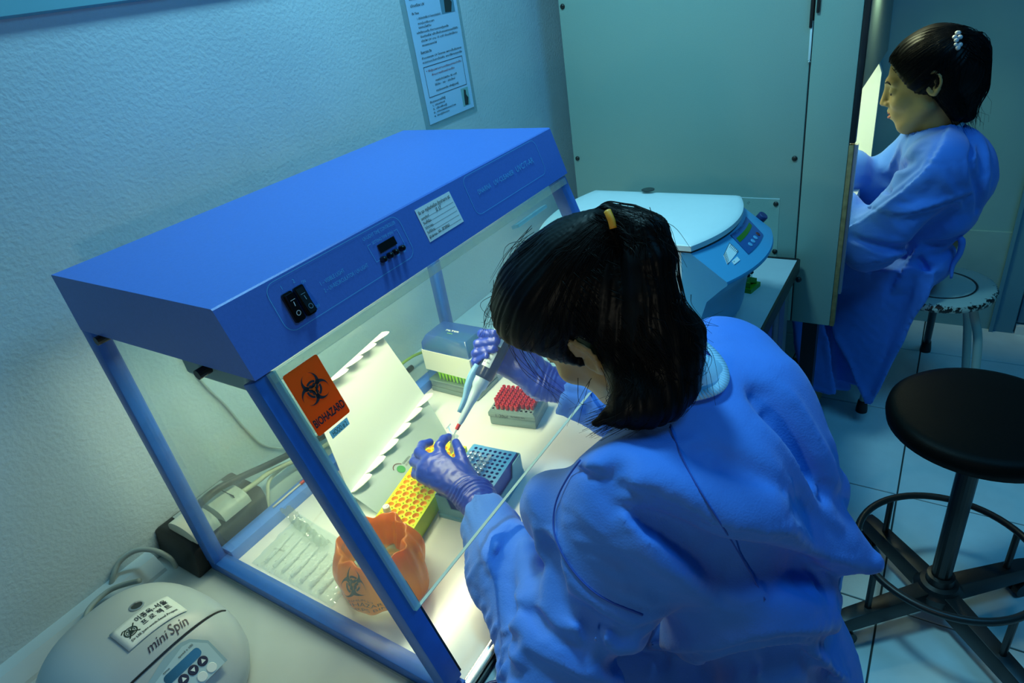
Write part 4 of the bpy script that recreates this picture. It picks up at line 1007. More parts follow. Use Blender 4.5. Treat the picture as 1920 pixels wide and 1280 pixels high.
# lower prints on the belly
def belly(s, size, v, u0, u1, mt):
    o = text(s, size, (0, 0, 0), (1, 0, 0), (0, 1, 0), mt, None, width=(u1 - u0) * .296)
    for v_ in o.data.vertices:
        uu = u0 + v_.co.x / .296; p = np.array(front(uu, v - v_.co.y / .10 * .25)) + [.0012, 0, 0]; v_.co = Vector((p - ORI[t]).tolist())
    o.parent = t; ORI[o] = ORI[t]
belly('MIKRO 220 R', .012, .93, .16, .52, mat('white_print', (0.5, 0.75, 0.8), .5))
mb = MB()
for k_ in range(6):
    ribbon(mb, lambda a, b, h=0: np.array(front(a, b)) + [.001, 0, 0], [(.60 + .055 * k_ - .02 * k_, .80 - .02 * k_), (.78 + .03 * k_, .80 - .02 * k_)], .004)
o_ = mb.build('vent_print', mat('white_print', (0.5, 0.75, 0.8), .5), t); o_['kind'] = 'stuff'
for x, y in ((.18, cy0 + .03), (.48, cy0 + .03), (.18, cy1 - .03), (.48, cy1 - .03)): MB().cyl((x, y, 0.0), (x, y, .014), .012, n=14).build('foot', M_black, t)
# green rack and clear tubes half hidden behind it
t = thing('green_rack', 'small green tube rack half hidden behind the large centrifuge', 'tube rack', (.575, 1.25, 0))
g0 = at(1408, 545, z=.012); GR = rotF(g0[0] - .03, g0[1] + .03, -8, 0)
mb = MB(); mb.prism([GR(-.03, -.02, .0), GR(.032, -.02, .0), GR(.036, .03, .0), GR(-.03, .03, .0)], (0, 0, .012)); mb.prism([GR(-.03, -.015, .012), GR(.028, -.015, .012), GR(.022, .0, .022), GR(.03, .02, .012), GR(-.03, .026, .012)], (0, 0, .014)); mb.build('rack', mat('green_plastic', (0.05, 0.26, 0.01), .4), t)
mb = MB(); mb.prism([GR(-.03, -.012, .026), GR(.018, -.012, .026), GR(.018, .02, .026), GR(-.03, .02, .026)], (0, 0, .022)); mb.build('clear_block', clear_mat('clear_block', (.8, .92, .9), .1, .1, .3, (.5, .65, .6)), t)
for a, b in ((.014, -.008), (.014, .012)): MB().sphere(GR(a + .005, b, .044), .005, 8).build('dark_cap', M_ink, t)

# ------------------------------------------------------------------ clean bench (tall cabinet behind)
t = thing('clean_bench', 'tall grey-green clean-air cabinet whose plain side faces us, lit inside', 'cabinet', (.34, 1.9, FLOOR))
CY = 1.45; CB = -.203; CT = 1.25
MB().prism([(-.038, CY, CB + .012), (.6135, CY, CB), (.6135, CY, CT), (-.038, CY, CT)], (0, .022, 0)).build('side_panel', M_cabin, t, bevel=.003)
MB().prism([(.6165, CY, CB), (.717, CY, CB), (.717, CY, CT), (.6165, CY, CT)], (0, .022, 0)).build('front_strip', M_cabin, t, bevel=.003)
MB().box(.6125, .6175, CY + .004, CY + .018, CB, CT).build('joint', M_ink, t)
MB().box(.6105, .6155, CY - .003, CY + .001, .50, .585).build('white_clip', M_label, t, bevel=.001)
MB().box(.608, .615, CY - .006, CY + .001, .57, .66).build('black_clip', M_black, t, bevel=.002)
MB().box(.621, .628, CY - .006, CY + .001, .60, .66).build('black_clip', M_black, t, bevel=.002)
MB().sphere((.6135, CY - .002, .497), .0032, 8).build('bright_pin', M_steel, t)
for x, z in ((-.024, .263), (.596, .268), (.557, .146), (.561, .010), (-.025, .679)):
    sc_ = MB().lathe((x, CY, z), (0, -1, 0), [(.0068, 0), (.0068, .002), (.005, .004), (.002, .0048)], 16).build('screw', M_brass, t, smooth=True)
mb = MB(); mb.box(.44, .566, CY - .0012, CY, .159, .1605); mb.build('cover_edge', M_label, t)
MB().box(.38, .5665, CY - .001, CY, -.03, .159).build('cover_plate', M_cabin, t)
MB().box(.7175, .728, CY + .001, CY + .022, CB, .30).build('worn_edge', M_ply, t, bevel=.001)
MB().box(.7175, .730, CY + .001, CY + .022, .305, CT).build('metal_edge', M_dark, t, bevel=.001)
MB().box(.7285, .736, CY + .006, CY + .024, CB + .1, .30).build('edge_trim', M_alu, t)
# far side, back, work top, fascia
M_lit = mat('white_cabinet_paint', (0.72, 0.80, 0.76), .45)
MB().prism([(-.03, 2.34, CB), (.69, 2.34, CB), (.69, 2.34, .30), (.655, 2.34, .395), (.60, 2.34, CT), (-.03, 2.34, CT)], (0, .03, 0)).build('far_panel', M_lit, t)
MB().box(-.038, -.01, CY + .022, 2.37, CB, CT).build('back_panel', M_lit, t)
MB().box(-.01, .70, CY + .022, 2.34, -.02, .012).build('work_surface', M_lit, t)
MB().box(-.01, .70, CY + .022, 2.34, -.055, -.035).build('bottom_panel', M_cabin, t)
MB().prism([(.655, CY + .022, .385), (.700, CY + .022, .37), (.690, CY + .022, CT), (.62, CY + .022, CT)], (0, 2.34 - CY - .022, 0)).build('fascia', mat('shaded_fascia', (0.10, 0.16, 0.16), .3), t)  # fascia lies in shade; that shade is put into its dark colour
MB().box(-.01, .655, CY + .022, 2.34, .62, .64).build('inner_roof', M_lit, t)
MB().cyl((.50, 1.62, .575), (.50, 2.28, .575), .012, n=12).build('tube_lamp', mat('lit_tube', (1, 1, 1)), t, smooth=True)
kb = at(1617, 106, y=CY + .04); MB().cyl(kb - [.035, 0, 0], kb, .0045, n=10).build('knob_stem', M_steel, t, smooth=False)
MB().cyl(kb - [.004, 0, 0], kb + [.006, 0, 0], .011, n=14).build('knob', M_steel, t)
for y in (1.50, 2.31):
    for x in (.02, .64): MB().box(x, x + .04, y, y + .04, FLOOR, CB).build('leg', M_dark, t)
tag(MB().box(.640, .690, 2.02, 2.10, .0121, .035).build('white_dish', M_white, bevel=.008), 'small white dish at the front of the lit cabinet', 'dish')

# ------------------------------------------------------------------ stools
def black_stool(cx, cy, zs, lab_, rot, rseat=.172):
    t = thing('swivel_stool', lab_, 'stool', (cx, cy, FLOOR))
    M_seat = mat('black_vinyl', (0.0025, 0.0035, 0.0035), 0.42, bump=.12, bscale=700, spec=.07)
    r = rseat
    MB().lathe((cx, cy, zs), (0, 0, 1), [(r * .3, -.048), (r * .90, -.048), (r * .985, -.040), (r, -.024), (r * .985, -.010), (r * .94, -.003), (r * .86, .0), (r * .5, .003), (.002, .004)], 56).build('seat', M_seat, t, smooth=True)
    MB().lathe((cx, cy, zs), (0, 0, 1), [(.050, -.060), (.075, -.052), (.075, -.048)], 24).build('seat_plate', M_dark, t, auto=40)
    hb = FLOOR + .112
    MB().cyl((cx, cy, hb), (cx, cy, zs - .05), .021, n=20).build('gas_pole', mat('black_pole', (0.008, .01, .01), .3), t, smooth=False)
    MB().lathe((cx, cy, FLOOR), (0, 0, 1), [(.026, .040), (.036, .050), (.050, .075), (.052, .108), (.044, .118), (.040, .126), (.030, .130), (.029, .150), (.022, .152)], 28).build('hub', M_dark, t, auto=40)
    rr_ = .185; zr = FLOOR + .225
    MB().tube([(cx + rr_ * math.cos(a), cy + rr_ * math.sin(a), zr) for a in np.linspace(0, 2 * math.pi, 64)[:-1]], .0085, 10, closed=True).build('foot_ring', M_dark, t, smooth=True)
    for k in range(4):
        a = math.radians(rot + 90 * k); d_ = np.array([math.cos(a), math.sin(a), 0]); s_ = np.array([-d_[1], d_[0], 0]); o = np.array([cx, cy, FLOOR])
        mb = MB(); L_, W_ = .262, .021
        p = lambda l, w_, z: o + d_ * l + s_ * w_ + [0, 0, z]
        sec = [(.03, .118, .065, 1.1), (L_ - .03, .103, .058, .95), (L_ - .006, .098, .062, .9), (L_, .088, .066, .8)]
        vs = []; fs = []
        for l, zt_, zb_, k_ in sec: vs += [p(l, -W_ * k_, zb_), p(l, W_ * k_, zb_), p(l, W_ * k_ * .85, zt_), p(l, -W_ * k_ * .85, zt_)]
        for i in range(3):
            for j in range(4): fs.append((4 * i + j, 4 * i + (j + 1) % 4, 4 * i + 4 + (j + 1) % 4, 4 * i + 4 + j))
        fs += [(3, 2, 1, 0), (12, 13, 14, 15)]
        lg = mb.add(vs, fs).build('leg', M_dark, t, bevel=.003)
        MB().cyl(p(rr_, 0, .10), p(rr_, 0, .222), .0075, n=10).build('ring_strut', M_dark, lg)
        c = p(L_ - .022, 0, .024)
        mb = MB(); mb.cyl(c - s_ * .020, c - s_ * .004, .024, n=18); mb.build('caster_wheel', M_black, lg, auto=40)
        mb = MB(); mb.cyl(c + s_ * .004, c + s_ * .020, .024, n=18); mb.build('caster_wheel', M_black, lg, auto=40)
        mb = MB(); mb.cyl(c + [0, 0, .004], c + [0, 0, .05], .007, n=10); mb.box(c[0] - .012, c[0] + .012, c[1] - .012, c[1] + .012, c[2] + .018, c[2] + .030); mb.build('caster_fork', M_black, lg)
    return t
black_stool(1.064, 1.035, -.115, 'round black vinyl swivel stool on casters, empty, on the tiled floor', -137)

M_ws = mat('worn_white_enamel', (0.40, 0.50, 0.44), .4)
# chipped paint: dark metal shows through in flakes along the rim
nt = M_ws.node_tree; b_ = nt.nodes['Principled BSDF']; tcn = nt.nodes.new('ShaderNodeTexCoord'); nz_ = nt.nodes.new('ShaderNodeTexNoise'); nz_.inputs['Scale'].default_value = 60; nz_.inputs['Detail'].default_value = 6; nz_.inputs['Roughness'].default_value = .7
sep = nt.nodes.new('ShaderNodeSeparateXYZ'); nt.links.new(tcn.outputs['Object'], sep.inputs[0]); nt.links.new(tcn.outputs['Object'], nz_.inputs['Vector'])
ln = nt.nodes.new('ShaderNodeVectorMath'); ln.operation = 'LENGTH'; cmb = nt.nodes.new('ShaderNodeCombineXYZ'); nt.links.new(sep.outputs[0], cmb.inputs[0]); nt.links.new(sep.outputs[1], cmb.inputs[1]); nt.links.new(cmb.outputs[0], ln.inputs[0])
mr = nt.nodes.new('ShaderNodeMapRange'); mr.inputs[1].default_value = .125; mr.inputs[2].default_value = .152; mr.inputs[3].default_value = -.30; mr.inputs[4].default_value = .03
nt.links.new(ln.outputs['Value'], mr.inputs[0]); ad = nt.nodes.new('ShaderNodeMath'); ad.operation = 'ADD'; nt.links.new(nz_.outputs[0], ad.inputs[0]); nt.links.new(mr.outputs[0], ad.inputs[1])
gt = nt.nodes.new('ShaderNodeMath'); gt.operation = 'GREATER_THAN'; gt.inputs[1].default_value = .52; nt.links.new(ad.outputs[0], gt.inputs[0])
mx = nt.nodes.new('ShaderNodeMix'); mx.data_type = 'RGBA'; mx.inputs[6].default_value = (.40, .50, .44, 1); mx.inputs[7].default_value = (.006, .008, .008, 1); nt.links.new(gt.outputs[0], mx.inputs[0]); nt.links.new(mx.outputs[2], b_.inputs['Base Color'])
wx, wy, wz = .963, 1.915, -.262
t = thing('white_stool', 'round chipped white metal stool ', 'stool', (wx, wy, FLOOR))
t['label'] = 'round white metal stool with chipped rim under the worker at the cabinet'
R_ = .156
MB().lathe((wx, wy, wz), (0, 0, 1), [(R_ - .012, -.024), (R_ - .003, -.024), (R_, -.018), (R_, -.010), (R_ - .004, -.003), (R_ - .012, 0), (.104, 0), (.102, -.003), (.098, -.003), (.096, -.001), (.002, -.001)], 64).build('seat', M_ws, t, auto=35)
mb = MB(); mb.lathe((wx, wy, wz), (0, 0, 1), [(.0965, .0002), (.1015, .0002)], 64, cap=False); mb.build('groove', M_ink, t)
M_wl = mat('white_tube', (0.40, 0.48, 0.43), .35); 
for (fx, fy), mt in (((.805, 1.842), M_wl), ((1.118, 1.86), M_wl), ((.968, 2.325), M_dark), ((1.10, 2.07), M_wl)):  # rear leg of the same stool: its shadow is put in as dark colour
    d_ = np.array([fx - wx, fy - wy, 0]); L_ = np.linalg.norm(d_); d_ /= L_; o = np.array([wx, wy, 0])
    k1 = min(.135, L_ * .8)
    pts = [o + d_ * (.095) + [0, 0, wz - .024], o + d_ * (.112) + [0, 0, wz - .08], o + d_ * (k1 + (L_ - k1) * .25) + [0, 0, wz - .18], o + d_ * L_ + [0, 0, FLOOR + .04]]
    lg = MB().tube(pts, .0125, 12, smooth=6).build('leg', mt, t, smooth=True)
    MB().lathe(o + d_ * L_ + [0, 0, FLOOR], (0, 0, 1), [(.019, 0), (.019, .012), (.015, .045), (.0128, .048)], 16).build('rubber_foot', M_black, lg, auto=40)

# tubs cut by the lower edge of the picture
t = thing('purple_tub', 'dark-rimmed purple tub on the bench in front of the hood, cut by the lower edge', 'tub', (.578, .004, 0))
MB().lathe((.578, .004, 0), (0, 0, 1), [(.030, 0.0), (.036, .030), (.040, .036), (.040, .040), (.036, .041), (.034, .034)], 40, cap=False).build('rim', mat('navy_plastic', (0.012, .016, .12), .4), t, smooth=True)
MB().lathe((.578, .004, 0), (0, 0, 1), [(.030, .001), (.035, .0335), (.002, .0345)], 32).build('content', mat('purple_plastic', (0.09, 0.05, 0.50), .4), t, smooth=True)
tag(MB().lathe((.505, -.062, 0), (0, 0, 1), [(.022, 0), (.026, .05), (.024, .058), (.012, .060)], 28).build('bottle_cap', mat('cyan_plastic', (0.10, 0.50, 0.62), .4), smooth=True), 'cyan bottle cap at the near corner of the hood, cut by the lower edge', 'cap')
# ------------------------------------------------------------------ implicit surfaces for people, gowns, gloves and hair
def smin(a, b, k):
    if k <= 0: return np.minimum(a, b)
    h = np.maximum(k - np.abs(a - b), 0) / k
    return np.minimum(a, b) - h * h * k * 0.25
def cone(P, a, b, ra, rb):
    a = np.asarray(a, np.float32); b = np.asarray(b, np.float32); ab = b - a
    t = np.clip(((P - a) @ ab) / (ab @ ab), 0, 1)
    return np.linalg.norm(P - a - t[:, None] * ab, axis=1) - (ra + (rb - ra) * t)
def ell(P, c, r, R=None):
    q = P - np.asarray(c, np.float32)
    if R is not None: q = q @ np.asarray(R, np.float32).T      # rows of R = local axes
    r = np.asarray(r, np.float32); k0 = np.linalg.norm(q / r, axis=1); k1 = np.linalg.norm(q / (r * r), axis=1)
    return k0 * (k0 - 1) / np.maximum(k1, 1e-6)
def union(P, parts):
    """parts = [(fn(P), k)...]"""
    d = None
    for f_, k in parts:
        e = f_(P); d = e if d is None else smin(d, e, k)
    return d
def wob(P, freq, seed, n=7, stretch=(1, 1, 1)):
    rs = np.random.RandomState(seed); out = 0
    for i in range(n):
        k = rs.normal(size=3); k *= freq * rs.uniform(.6, 1.5) / np.linalg.norm(k); k *= np.array(stretch)
        out = out + np.sin(P @ k.astype(np.float32) + rs.uniform(0, 6.28))
    return out / n ** .5
def polyline_dist(P, pts):
    d = None
    for a, b in zip(pts[:-1], pts[1:]):
        e = cone(P, a, b, 0, 0); d = e if d is None else np.minimum(d, e)
    return d
def surface(fn, lo, hi, h, margin=.02):
    """surface nets on a sparse block grid; fn(P) < 0 inside"""
    lo = np.array(lo, float); B = 8
    nb = np.ceil((np.array(hi) - lo) / (h * B)).astype(int)
    n = nb * B + 1
    F = np.ones(n, np.float32)
    I, J, K_ = np.meshgrid(*[np.arange(k) for k in nb], indexing='ij')
    cen = (lo + (np.stack([I, J, K_], -1).reshape(-1, 3) * B + B / 2) * h).astype(np.float32)
    dc = fn(cen); rad = B * h * .87 + margin
    act = np.abs(dc) < rad
    sgn = np.where(dc < 0, -1.0, 1.0).astype(np.float32).reshape(nb)
    F[:-1, :-1, :-1] = np.repeat(np.repeat(np.repeat(sgn, B, 0), B, 1), B, 2)
    bl = np.stack([I, J, K_], -1).reshape(-1, 3)[act]
    o = np.stack(np.meshgrid(*[np.arange(B + 1)] * 3, indexing='ij'), -1).reshape(-1, 3)
    for s in range(0, len(bl), 700):
        ix = (bl[s:s + 700, None, :] * B + o[None]).reshape(-1, 3)
        F[ix[:, 0], ix[:, 1], ix[:, 2]] = fn((lo + ix * h).astype(np.float32))
    for ax in range(3):
        for e in (0, -1):
            sl_ = [slice(None)] * 3; sl_[ax] = e; F[tuple(sl_)] = 1.0
    ins = F < 0
    cnt = np.zeros(n - 1, np.int8)
    cor = [(i, j, k) for i in (0, 1) for j in (0, 1) for k in (0, 1)]
    for i, j, k in cor: cnt += ins[i:n[0] - 1 + i, j:n[1] - 1 + j, k:n[2] - 1 + k]
    cells = np.argwhere((cnt > 0) & (cnt < 8))
    idx = -np.ones(n - 1, np.int64); idx[tuple(cells.T)] = np.arange(len(cells))
    acc = np.zeros((len(cells), 3)); num = np.zeros(len(cells))
    for a in cor:
        for ax in range(3):
            if a[ax]: continue
            b = list(a); b[ax] = 1
            fa = F[tuple((cells + a).T)]; fb = F[tuple((cells + b).T)]
            x = (fa < 0) != (fb < 0); t = np.where(x, fa / np.where(fa - fb == 0, 1, fa - fb), 0)
            p = np.tile(np.array(a, float), (len(cells), 1)); p[:, ax] = t
            acc[x] += p[x]; num += x
    V = lo + (cells + acc / num[:, None]) * h
    faces = []
    for ax in range(3):
        s0 = [slice(1, n[k] - 1) for k in range(3)]; s0[ax] = slice(0, n[ax] - 1); s1 = list(s0); s1[ax] = slice(1, n[ax])
        A = ins[tuple(s0)]; Bm = ins[tuple(s1)]
        e = np.argwhere(A != Bm); base = np.array([1, 1, 1]); base[ax] = 0; e_ = e + base
        u, v = [k for k in range(3) if k != ax]
        def c(du, dv):
            q = e_.copy(); q[:, u] -= du; q[:, v] -= dv; return idx[tuple(q.T)]
        q = np.stack([c(1, 1), c(0, 1), c(0, 0), c(1, 0)], 1)
        flip = A[tuple(e.T)]
        if ax == 1: flip = ~flip
        q[~flip] = q[~flip][:, ::-1]; faces.append(q)
    Fq = np.concatenate(faces); Fq = Fq[(Fq >= 0).all(1)]
    return V, Fq
def mesh_obj(name, V, Q, mt, parent, smooth=True):
    off = ORI.get(parent, np.zeros(3)) if parent is not None else np.zeros(3)
    me = bpy.data.meshes.new(name)
    me.vertices.add(len(V)); me.vertices.foreach_set('co', (V - off).astype(np.float32).ravel())
    me.loops.add(len(Q) * 4); me.loops.foreach_set('vertex_index', Q.astype(np.int32).ravel())
    me.polygons.add(len(Q)); me.polygons.foreach_set('loop_start', np.arange(0, len(Q) * 4, 4, dtype=np.int32))
    me.polygons.foreach_set('loop_total', np.full(len(Q), 4, np.int32)); me.polygons.foreach_set('use_smooth', np.ones(len(Q), bool))
    for x in (mt if isinstance(mt, (list, tuple)) else [mt]): me.materials.append(x)
    me.update(calc_edges=True); me.validate()
    o = bpy.data.objects.new(name, me); C.objects.link(o)
    if parent is not None: o.parent = parent
    ORI[o] = off; return o
def hit(fn, u, v, d0=.35, d1=3.0):
    """first point of an implicit surface along the sight line of a pixel"""
    r = ray(u, v); L = np.linalg.norm(r); d = d0
    for _ in range(140):
        p = CAM_C + r * d; e = float(fn(p[None].astype(np.float32))[0])
        if e < .0007: return p
        d += max(e * .7, .0008) / L
        if d > d1: break
    return None

def crumple(V, Q, excess, iters=120, bend=.22, lo=-.010, hi=.016, tang=.010, g=.00010, seed=1, noise=.0012, passes=1):
    """position-based cloth: edges want to be a little longer than the shell allows, so it buckles into folds"""
    n = len(V); E = np.concatenate([Q[:, [0, 1]], Q[:, [1, 2]], Q[:, [2, 3]], Q[:, [3, 0]], Q[:, [0, 2]], Q[:, [1, 3]]]); E = np.unique(np.sort(E, 1), axis=0)
    i, j = E[:, 0], E[:, 1]; x0 = V.copy(); e0 = V[j] - V[i]; L = np.linalg.norm(e0, axis=1)
    L = L * excess((V[i] + V[j]) / 2, e0 / (L[:, None] + 1e-9)); val = np.bincount(i, minlength=n) + np.bincount(j, minlength=n)
    fn_ = np.cross(V[Q[:, 2]] - V[Q[:, 0]], V[Q[:, 3]] - V[Q[:, 1]]); N = np.zeros((n, 3))
    for k in range(4):
        for c in range(3): N[:, c] += np.bincount(Q[:, k], fn_[:, c], n)
    N /= np.linalg.norm(N, axis=1)[:, None] + 1e-12
    rs_ = np.random.RandomState(seed); x = V + N * (rs_.normal(size=n) * noise)[:, None]; vel = np.zeros_like(x)
    def scat(d):
        out = np.empty((n, 3))
        for c in range(3): out[:, c] = np.bincount(j, d[:, c], n) - np.bincount(i, d[:, c], n)
        return out
    for it in range(iters):
        xp = x.copy(); x = x + vel * .80; x[:, 2] -= g
        for _ in range(2):
            d = x[j] - x[i]; l = np.linalg.norm(d, axis=1) + 1e-12
            x = x - scat(d * ((l - L) / l * .5)[:, None]) / val[:, None] * 1.5
        for _ in range(passes):
            lap = scat(x[i] - x[j]) / val[:, None]
            lap2 = scat(lap[i] - lap[j]) / val[:, None]      # bi-Laplacian: resists sharp bending only
            x = x - lap2 * bend
        r = x - x0; dn = np.einsum('ij,ij->i', r, N); t = r - N * dn[:, None]; tl = np.linalg.norm(t, axis=1) + 1e-12
        x = x0 + N * np.clip(dn, lo, hi)[:, None] + t * np.minimum(1, tang / tl)[:, None]
        vel = x - xp
    return x
M_skin = mat('skin', (0.34, 0.23, 0.095), 0.5, var=.05, vscale=60); M_hair = mat('black_hair', (0.0030, 0.0030, 0.0034), 0.45, spec=.13)
M_gown = mat('blue_gown_fabric', (0.045, 0.205, 0.74), 0.75, var=.04, vscale=25, bump=.12, bscale=420, sheen=.15)
M_inner = mat('pale_lining', (0.30, 0.55, 0.78), 0.7)
M_glove = mat('blue_nitrile', (0.008, 0.045, 0.44), 0.34, bump=.03, bscale=260)
M_lip = mat('lip', (0.36, 0.10, 0.07), .4); M_brow = mat('brow', (0.006, 0.006, 0.006), .7)

# ---- head in its own axes: f forward, l to the person's left, u up
class Head:
    def __init__(s, c, yaw, nod, tilt=0.0, k=1.0):
        """yaw: heading of the face in the xy plane (degrees), nod: degrees the face looks down"""
        y = math.radians(yaw); n = math.radians(nod)
        h = np.array([math.cos(y), math.sin(y), 0]); z = np.array([0, 0, 1.0])
        s.f = h * math.cos(n) - z * math.sin(n); s.u = h * math.sin(n) + z * math.cos(n); s.l = np.cross(s.u, s.f)
        a = math.radians(tilt); s.u, s.l = s.u * math.cos(a) + s.l * math.sin(a), s.l * math.cos(a) - s.u * math.sin(a)
        s.c = np.array(c, float); s.M = np.stack([s.f, s.l, s.u]).astype(np.float32); s.k = k
    def W(s, f, l, u): return s.c + (s.f * f + s.l * l + s.u * u) * s.k
    def loc(s, P): return ((P - s.c.astype(np.float32)) @ s.M.T) / s.k
    def sdf(s, P):
        q = s.loc(P); k = s.k
        d = ell(q, (-.012, 0, .030), (.096, .075, .088))
        d = smin(d, ell(q, (.030, 0, -.035), (.062, .060, .082)), .03)
        d = smin(d, cone(q, (.066, -.014, -.104), (.066, .014, -.104), .017, .017), .035)      # chin
        for e in (1, -1):
            d = smin(d, cone(q, (.010, e * .056, -.055), (.060, e * .020, -.098), .018, .016), .03)   # jaw
            d = smin(d, ell(q, (.066, e * .034, -.028), (.024, .024, .020)), .02)                    # cheek
            d = smin(d, cone(q, (.086, e * .012, .026), (.074, e * .044, .024), .008, .007), .014)      # brow
        for e in (1, -1):
            d = -smin(-d, ell(q, (.102, e * .031, .006), (.016, .019, .012)), .014)                  # eye hollow
            d = smin(d, ell(q, (.076, e * .031, .004), (.0135, .0150, .0115)), .004)                  # lid
        d = smin(d, cone(q, (.088, 0, .018), (.108, 0, -.026), .0065, .0095), .014)                  # nose
        for e in (1, -1): d = smin(d, ell(q, (.099, e * .011, -.030), (.009, .008, .007)), .006)
        d = smin(d, ell(q, (.080, 0, -.060), (.018, .028, .022)), .02)
        d = smin(d, cone(q, (.088, -.018, -.0585), (.0955, 0, -.0545), .0045, .0062), .006); d = smin(d, cone(q, (.088, .018, -.0585), (.0955, 0, -.0545), .0045, .0062), .006)
        d = smin(d, cone(q, (.087, -.015, -.0685), (.0930, 0, -.0705), .0045, .0070), .006); d = smin(d, cone(q, (.087, .015, -.0685), (.0930, 0, -.0705), .0045, .0070), .006)
        d = np.maximum(d, -(cone(q, (.099, -.02, -.0628), (.099, .02, -.0628), .0035, .0035)))
        for e in (1, -1):                                                                       # ears
            y0 = e * .074
            H_ = [(.004, .008), (.002, .022), (-.008, .031), (-.020, .030), (-.028, .018), (-.028, .002), (-.020, -.014), (-.010, -.026), (-.003, -.022), (.002, -.010)]
            ear = None
            for i, ((a0, b0), (a1, b1)) in enumerate(zip(H_[:-1], H_[1:])):
                o0 = .004 + .016 * max(0, -a0) / .028; o1 = .004 + .016 * max(0, -a1) / .028
                r0 = .0042 if i < 6 else .0058
                g_ = cone(q, (a0, y0 + e * o0, b0), (a1, y0 + e * o1, b1), r0, r0); ear = g_ if ear is None else np.minimum(ear, g_)
            ear = smin(ear, cone(q, (-.006, y0 + e * .004, .018), (-.018, y0 + e * .011, .006), .0034, .0034), .004)
            ear = smin(ear, cone(q, (-.018, y0 + e * .011, .006), (-.012, y0 + e * .008, -.012), .0036, .004), .004)
            ear = smin(ear, ell(q, (-.013, y0 + e * .003, .002), (.017, .0030, .026)), .004)
            ear = smin(ear, cone(q, (.000, y0 + e * .004, -.004), (-.001, y0 + e * .005, -.008), .004, .004), .003)
            d = smin(d, ear, .005)
        return d * k

def chain(P, pts, radii, k=.006):
    d = None
    for i in range(len(pts) - 1):
        e = cone(P, pts[i], pts[i + 1], radii[i], radii[i + 1]); d = e if d is None else smin(d, e, k)
    return d
def glove_fn(fingers, palm, wrist, extra=()):
    """fingers = lists of joints (thumb first); each stays its own chain"""
    def fn(P):
        d = None
        for a, b, ra, rb in palm:
            e = cone(P, a, b, ra, rb); d = e if d is None else smin(d, e, .016)
        for a, b, ra, rb in wrist: d = smin(d, cone(P, a, b, ra, rb), .02)
        fg = None
        for pts, rr in fingers:
            e = chain(P, pts, rr, .003); fg = e if fg is None else smin(fg, e, .0022)
        return smin(d, fg, .007)
    return fn

# ================================================================== the worker at the hood
pw = thing('person', 'woman with a black ponytail in blue gown and gloves leaning over the lit hood', 'person', (.80, .34, FLOOR))
H1 = Head((0, 0, 0), 180, 36, 14, .93)
H1.c = at(1106, 668, d=.735) - (H1.W(-.012, .082, 0) - H1.c)
C7 = np.array([.735, .335, .300]); Ls = np.array([.68, .185, .245]); Rs = np.array([.695, .495, .245])
Le = np.array([.628, .072, .062]); Re = np.array([.605, .575, .066])
Lw = at(893, 932, z=.092); Rw = at(1016, 716, z=.150)
hip = np.array([.815, .345, -.195])
def body1(P):
    d = H1.sdf(P)
    d = smin(d, cone(P, H1.W(-.035, 0, -.05), (.705, .335, .265), .048, .046), .03)
    d = smin(d, cone(P, (.715, .25, .220), (.715, .42, .220), .036, .036), .04)
    d = smin(d, cone(P, (.74, .335, .17), (.79, .34, .0), .060, .060), .04)
    d = smin(d, cone(P, (.79, .34, .0), hip, .060, .075), .04)
    for s_, e, w_ in ((Ls, Le, Lw), (Rs, Re, Rw)):
        d = smin(d, cone(P, s_, e, .040, .034), .04); d = smin(d, cone(P, e, w_, .034, .022), .02)
    for y in (.235, .445):
        d = smin(d, cone(P, (.815, (y + .345) / 2, -.215), (.50, y, -.205), .072, .050), .05)
        d = smin(d, cone(P, (.50, y, -.205), (.56, y, -.66), .050, .034), .03); d = smin(d, cone(P, (.56, y, -.69), (.42, y, -.715), .036, .026), .02)
    return d
V, Q = surface(body1, (.36, .0, -.76), (.98, .70, .56), .0044); 
bd1 = mesh_obj('body', V, Q, M_skin, pw)

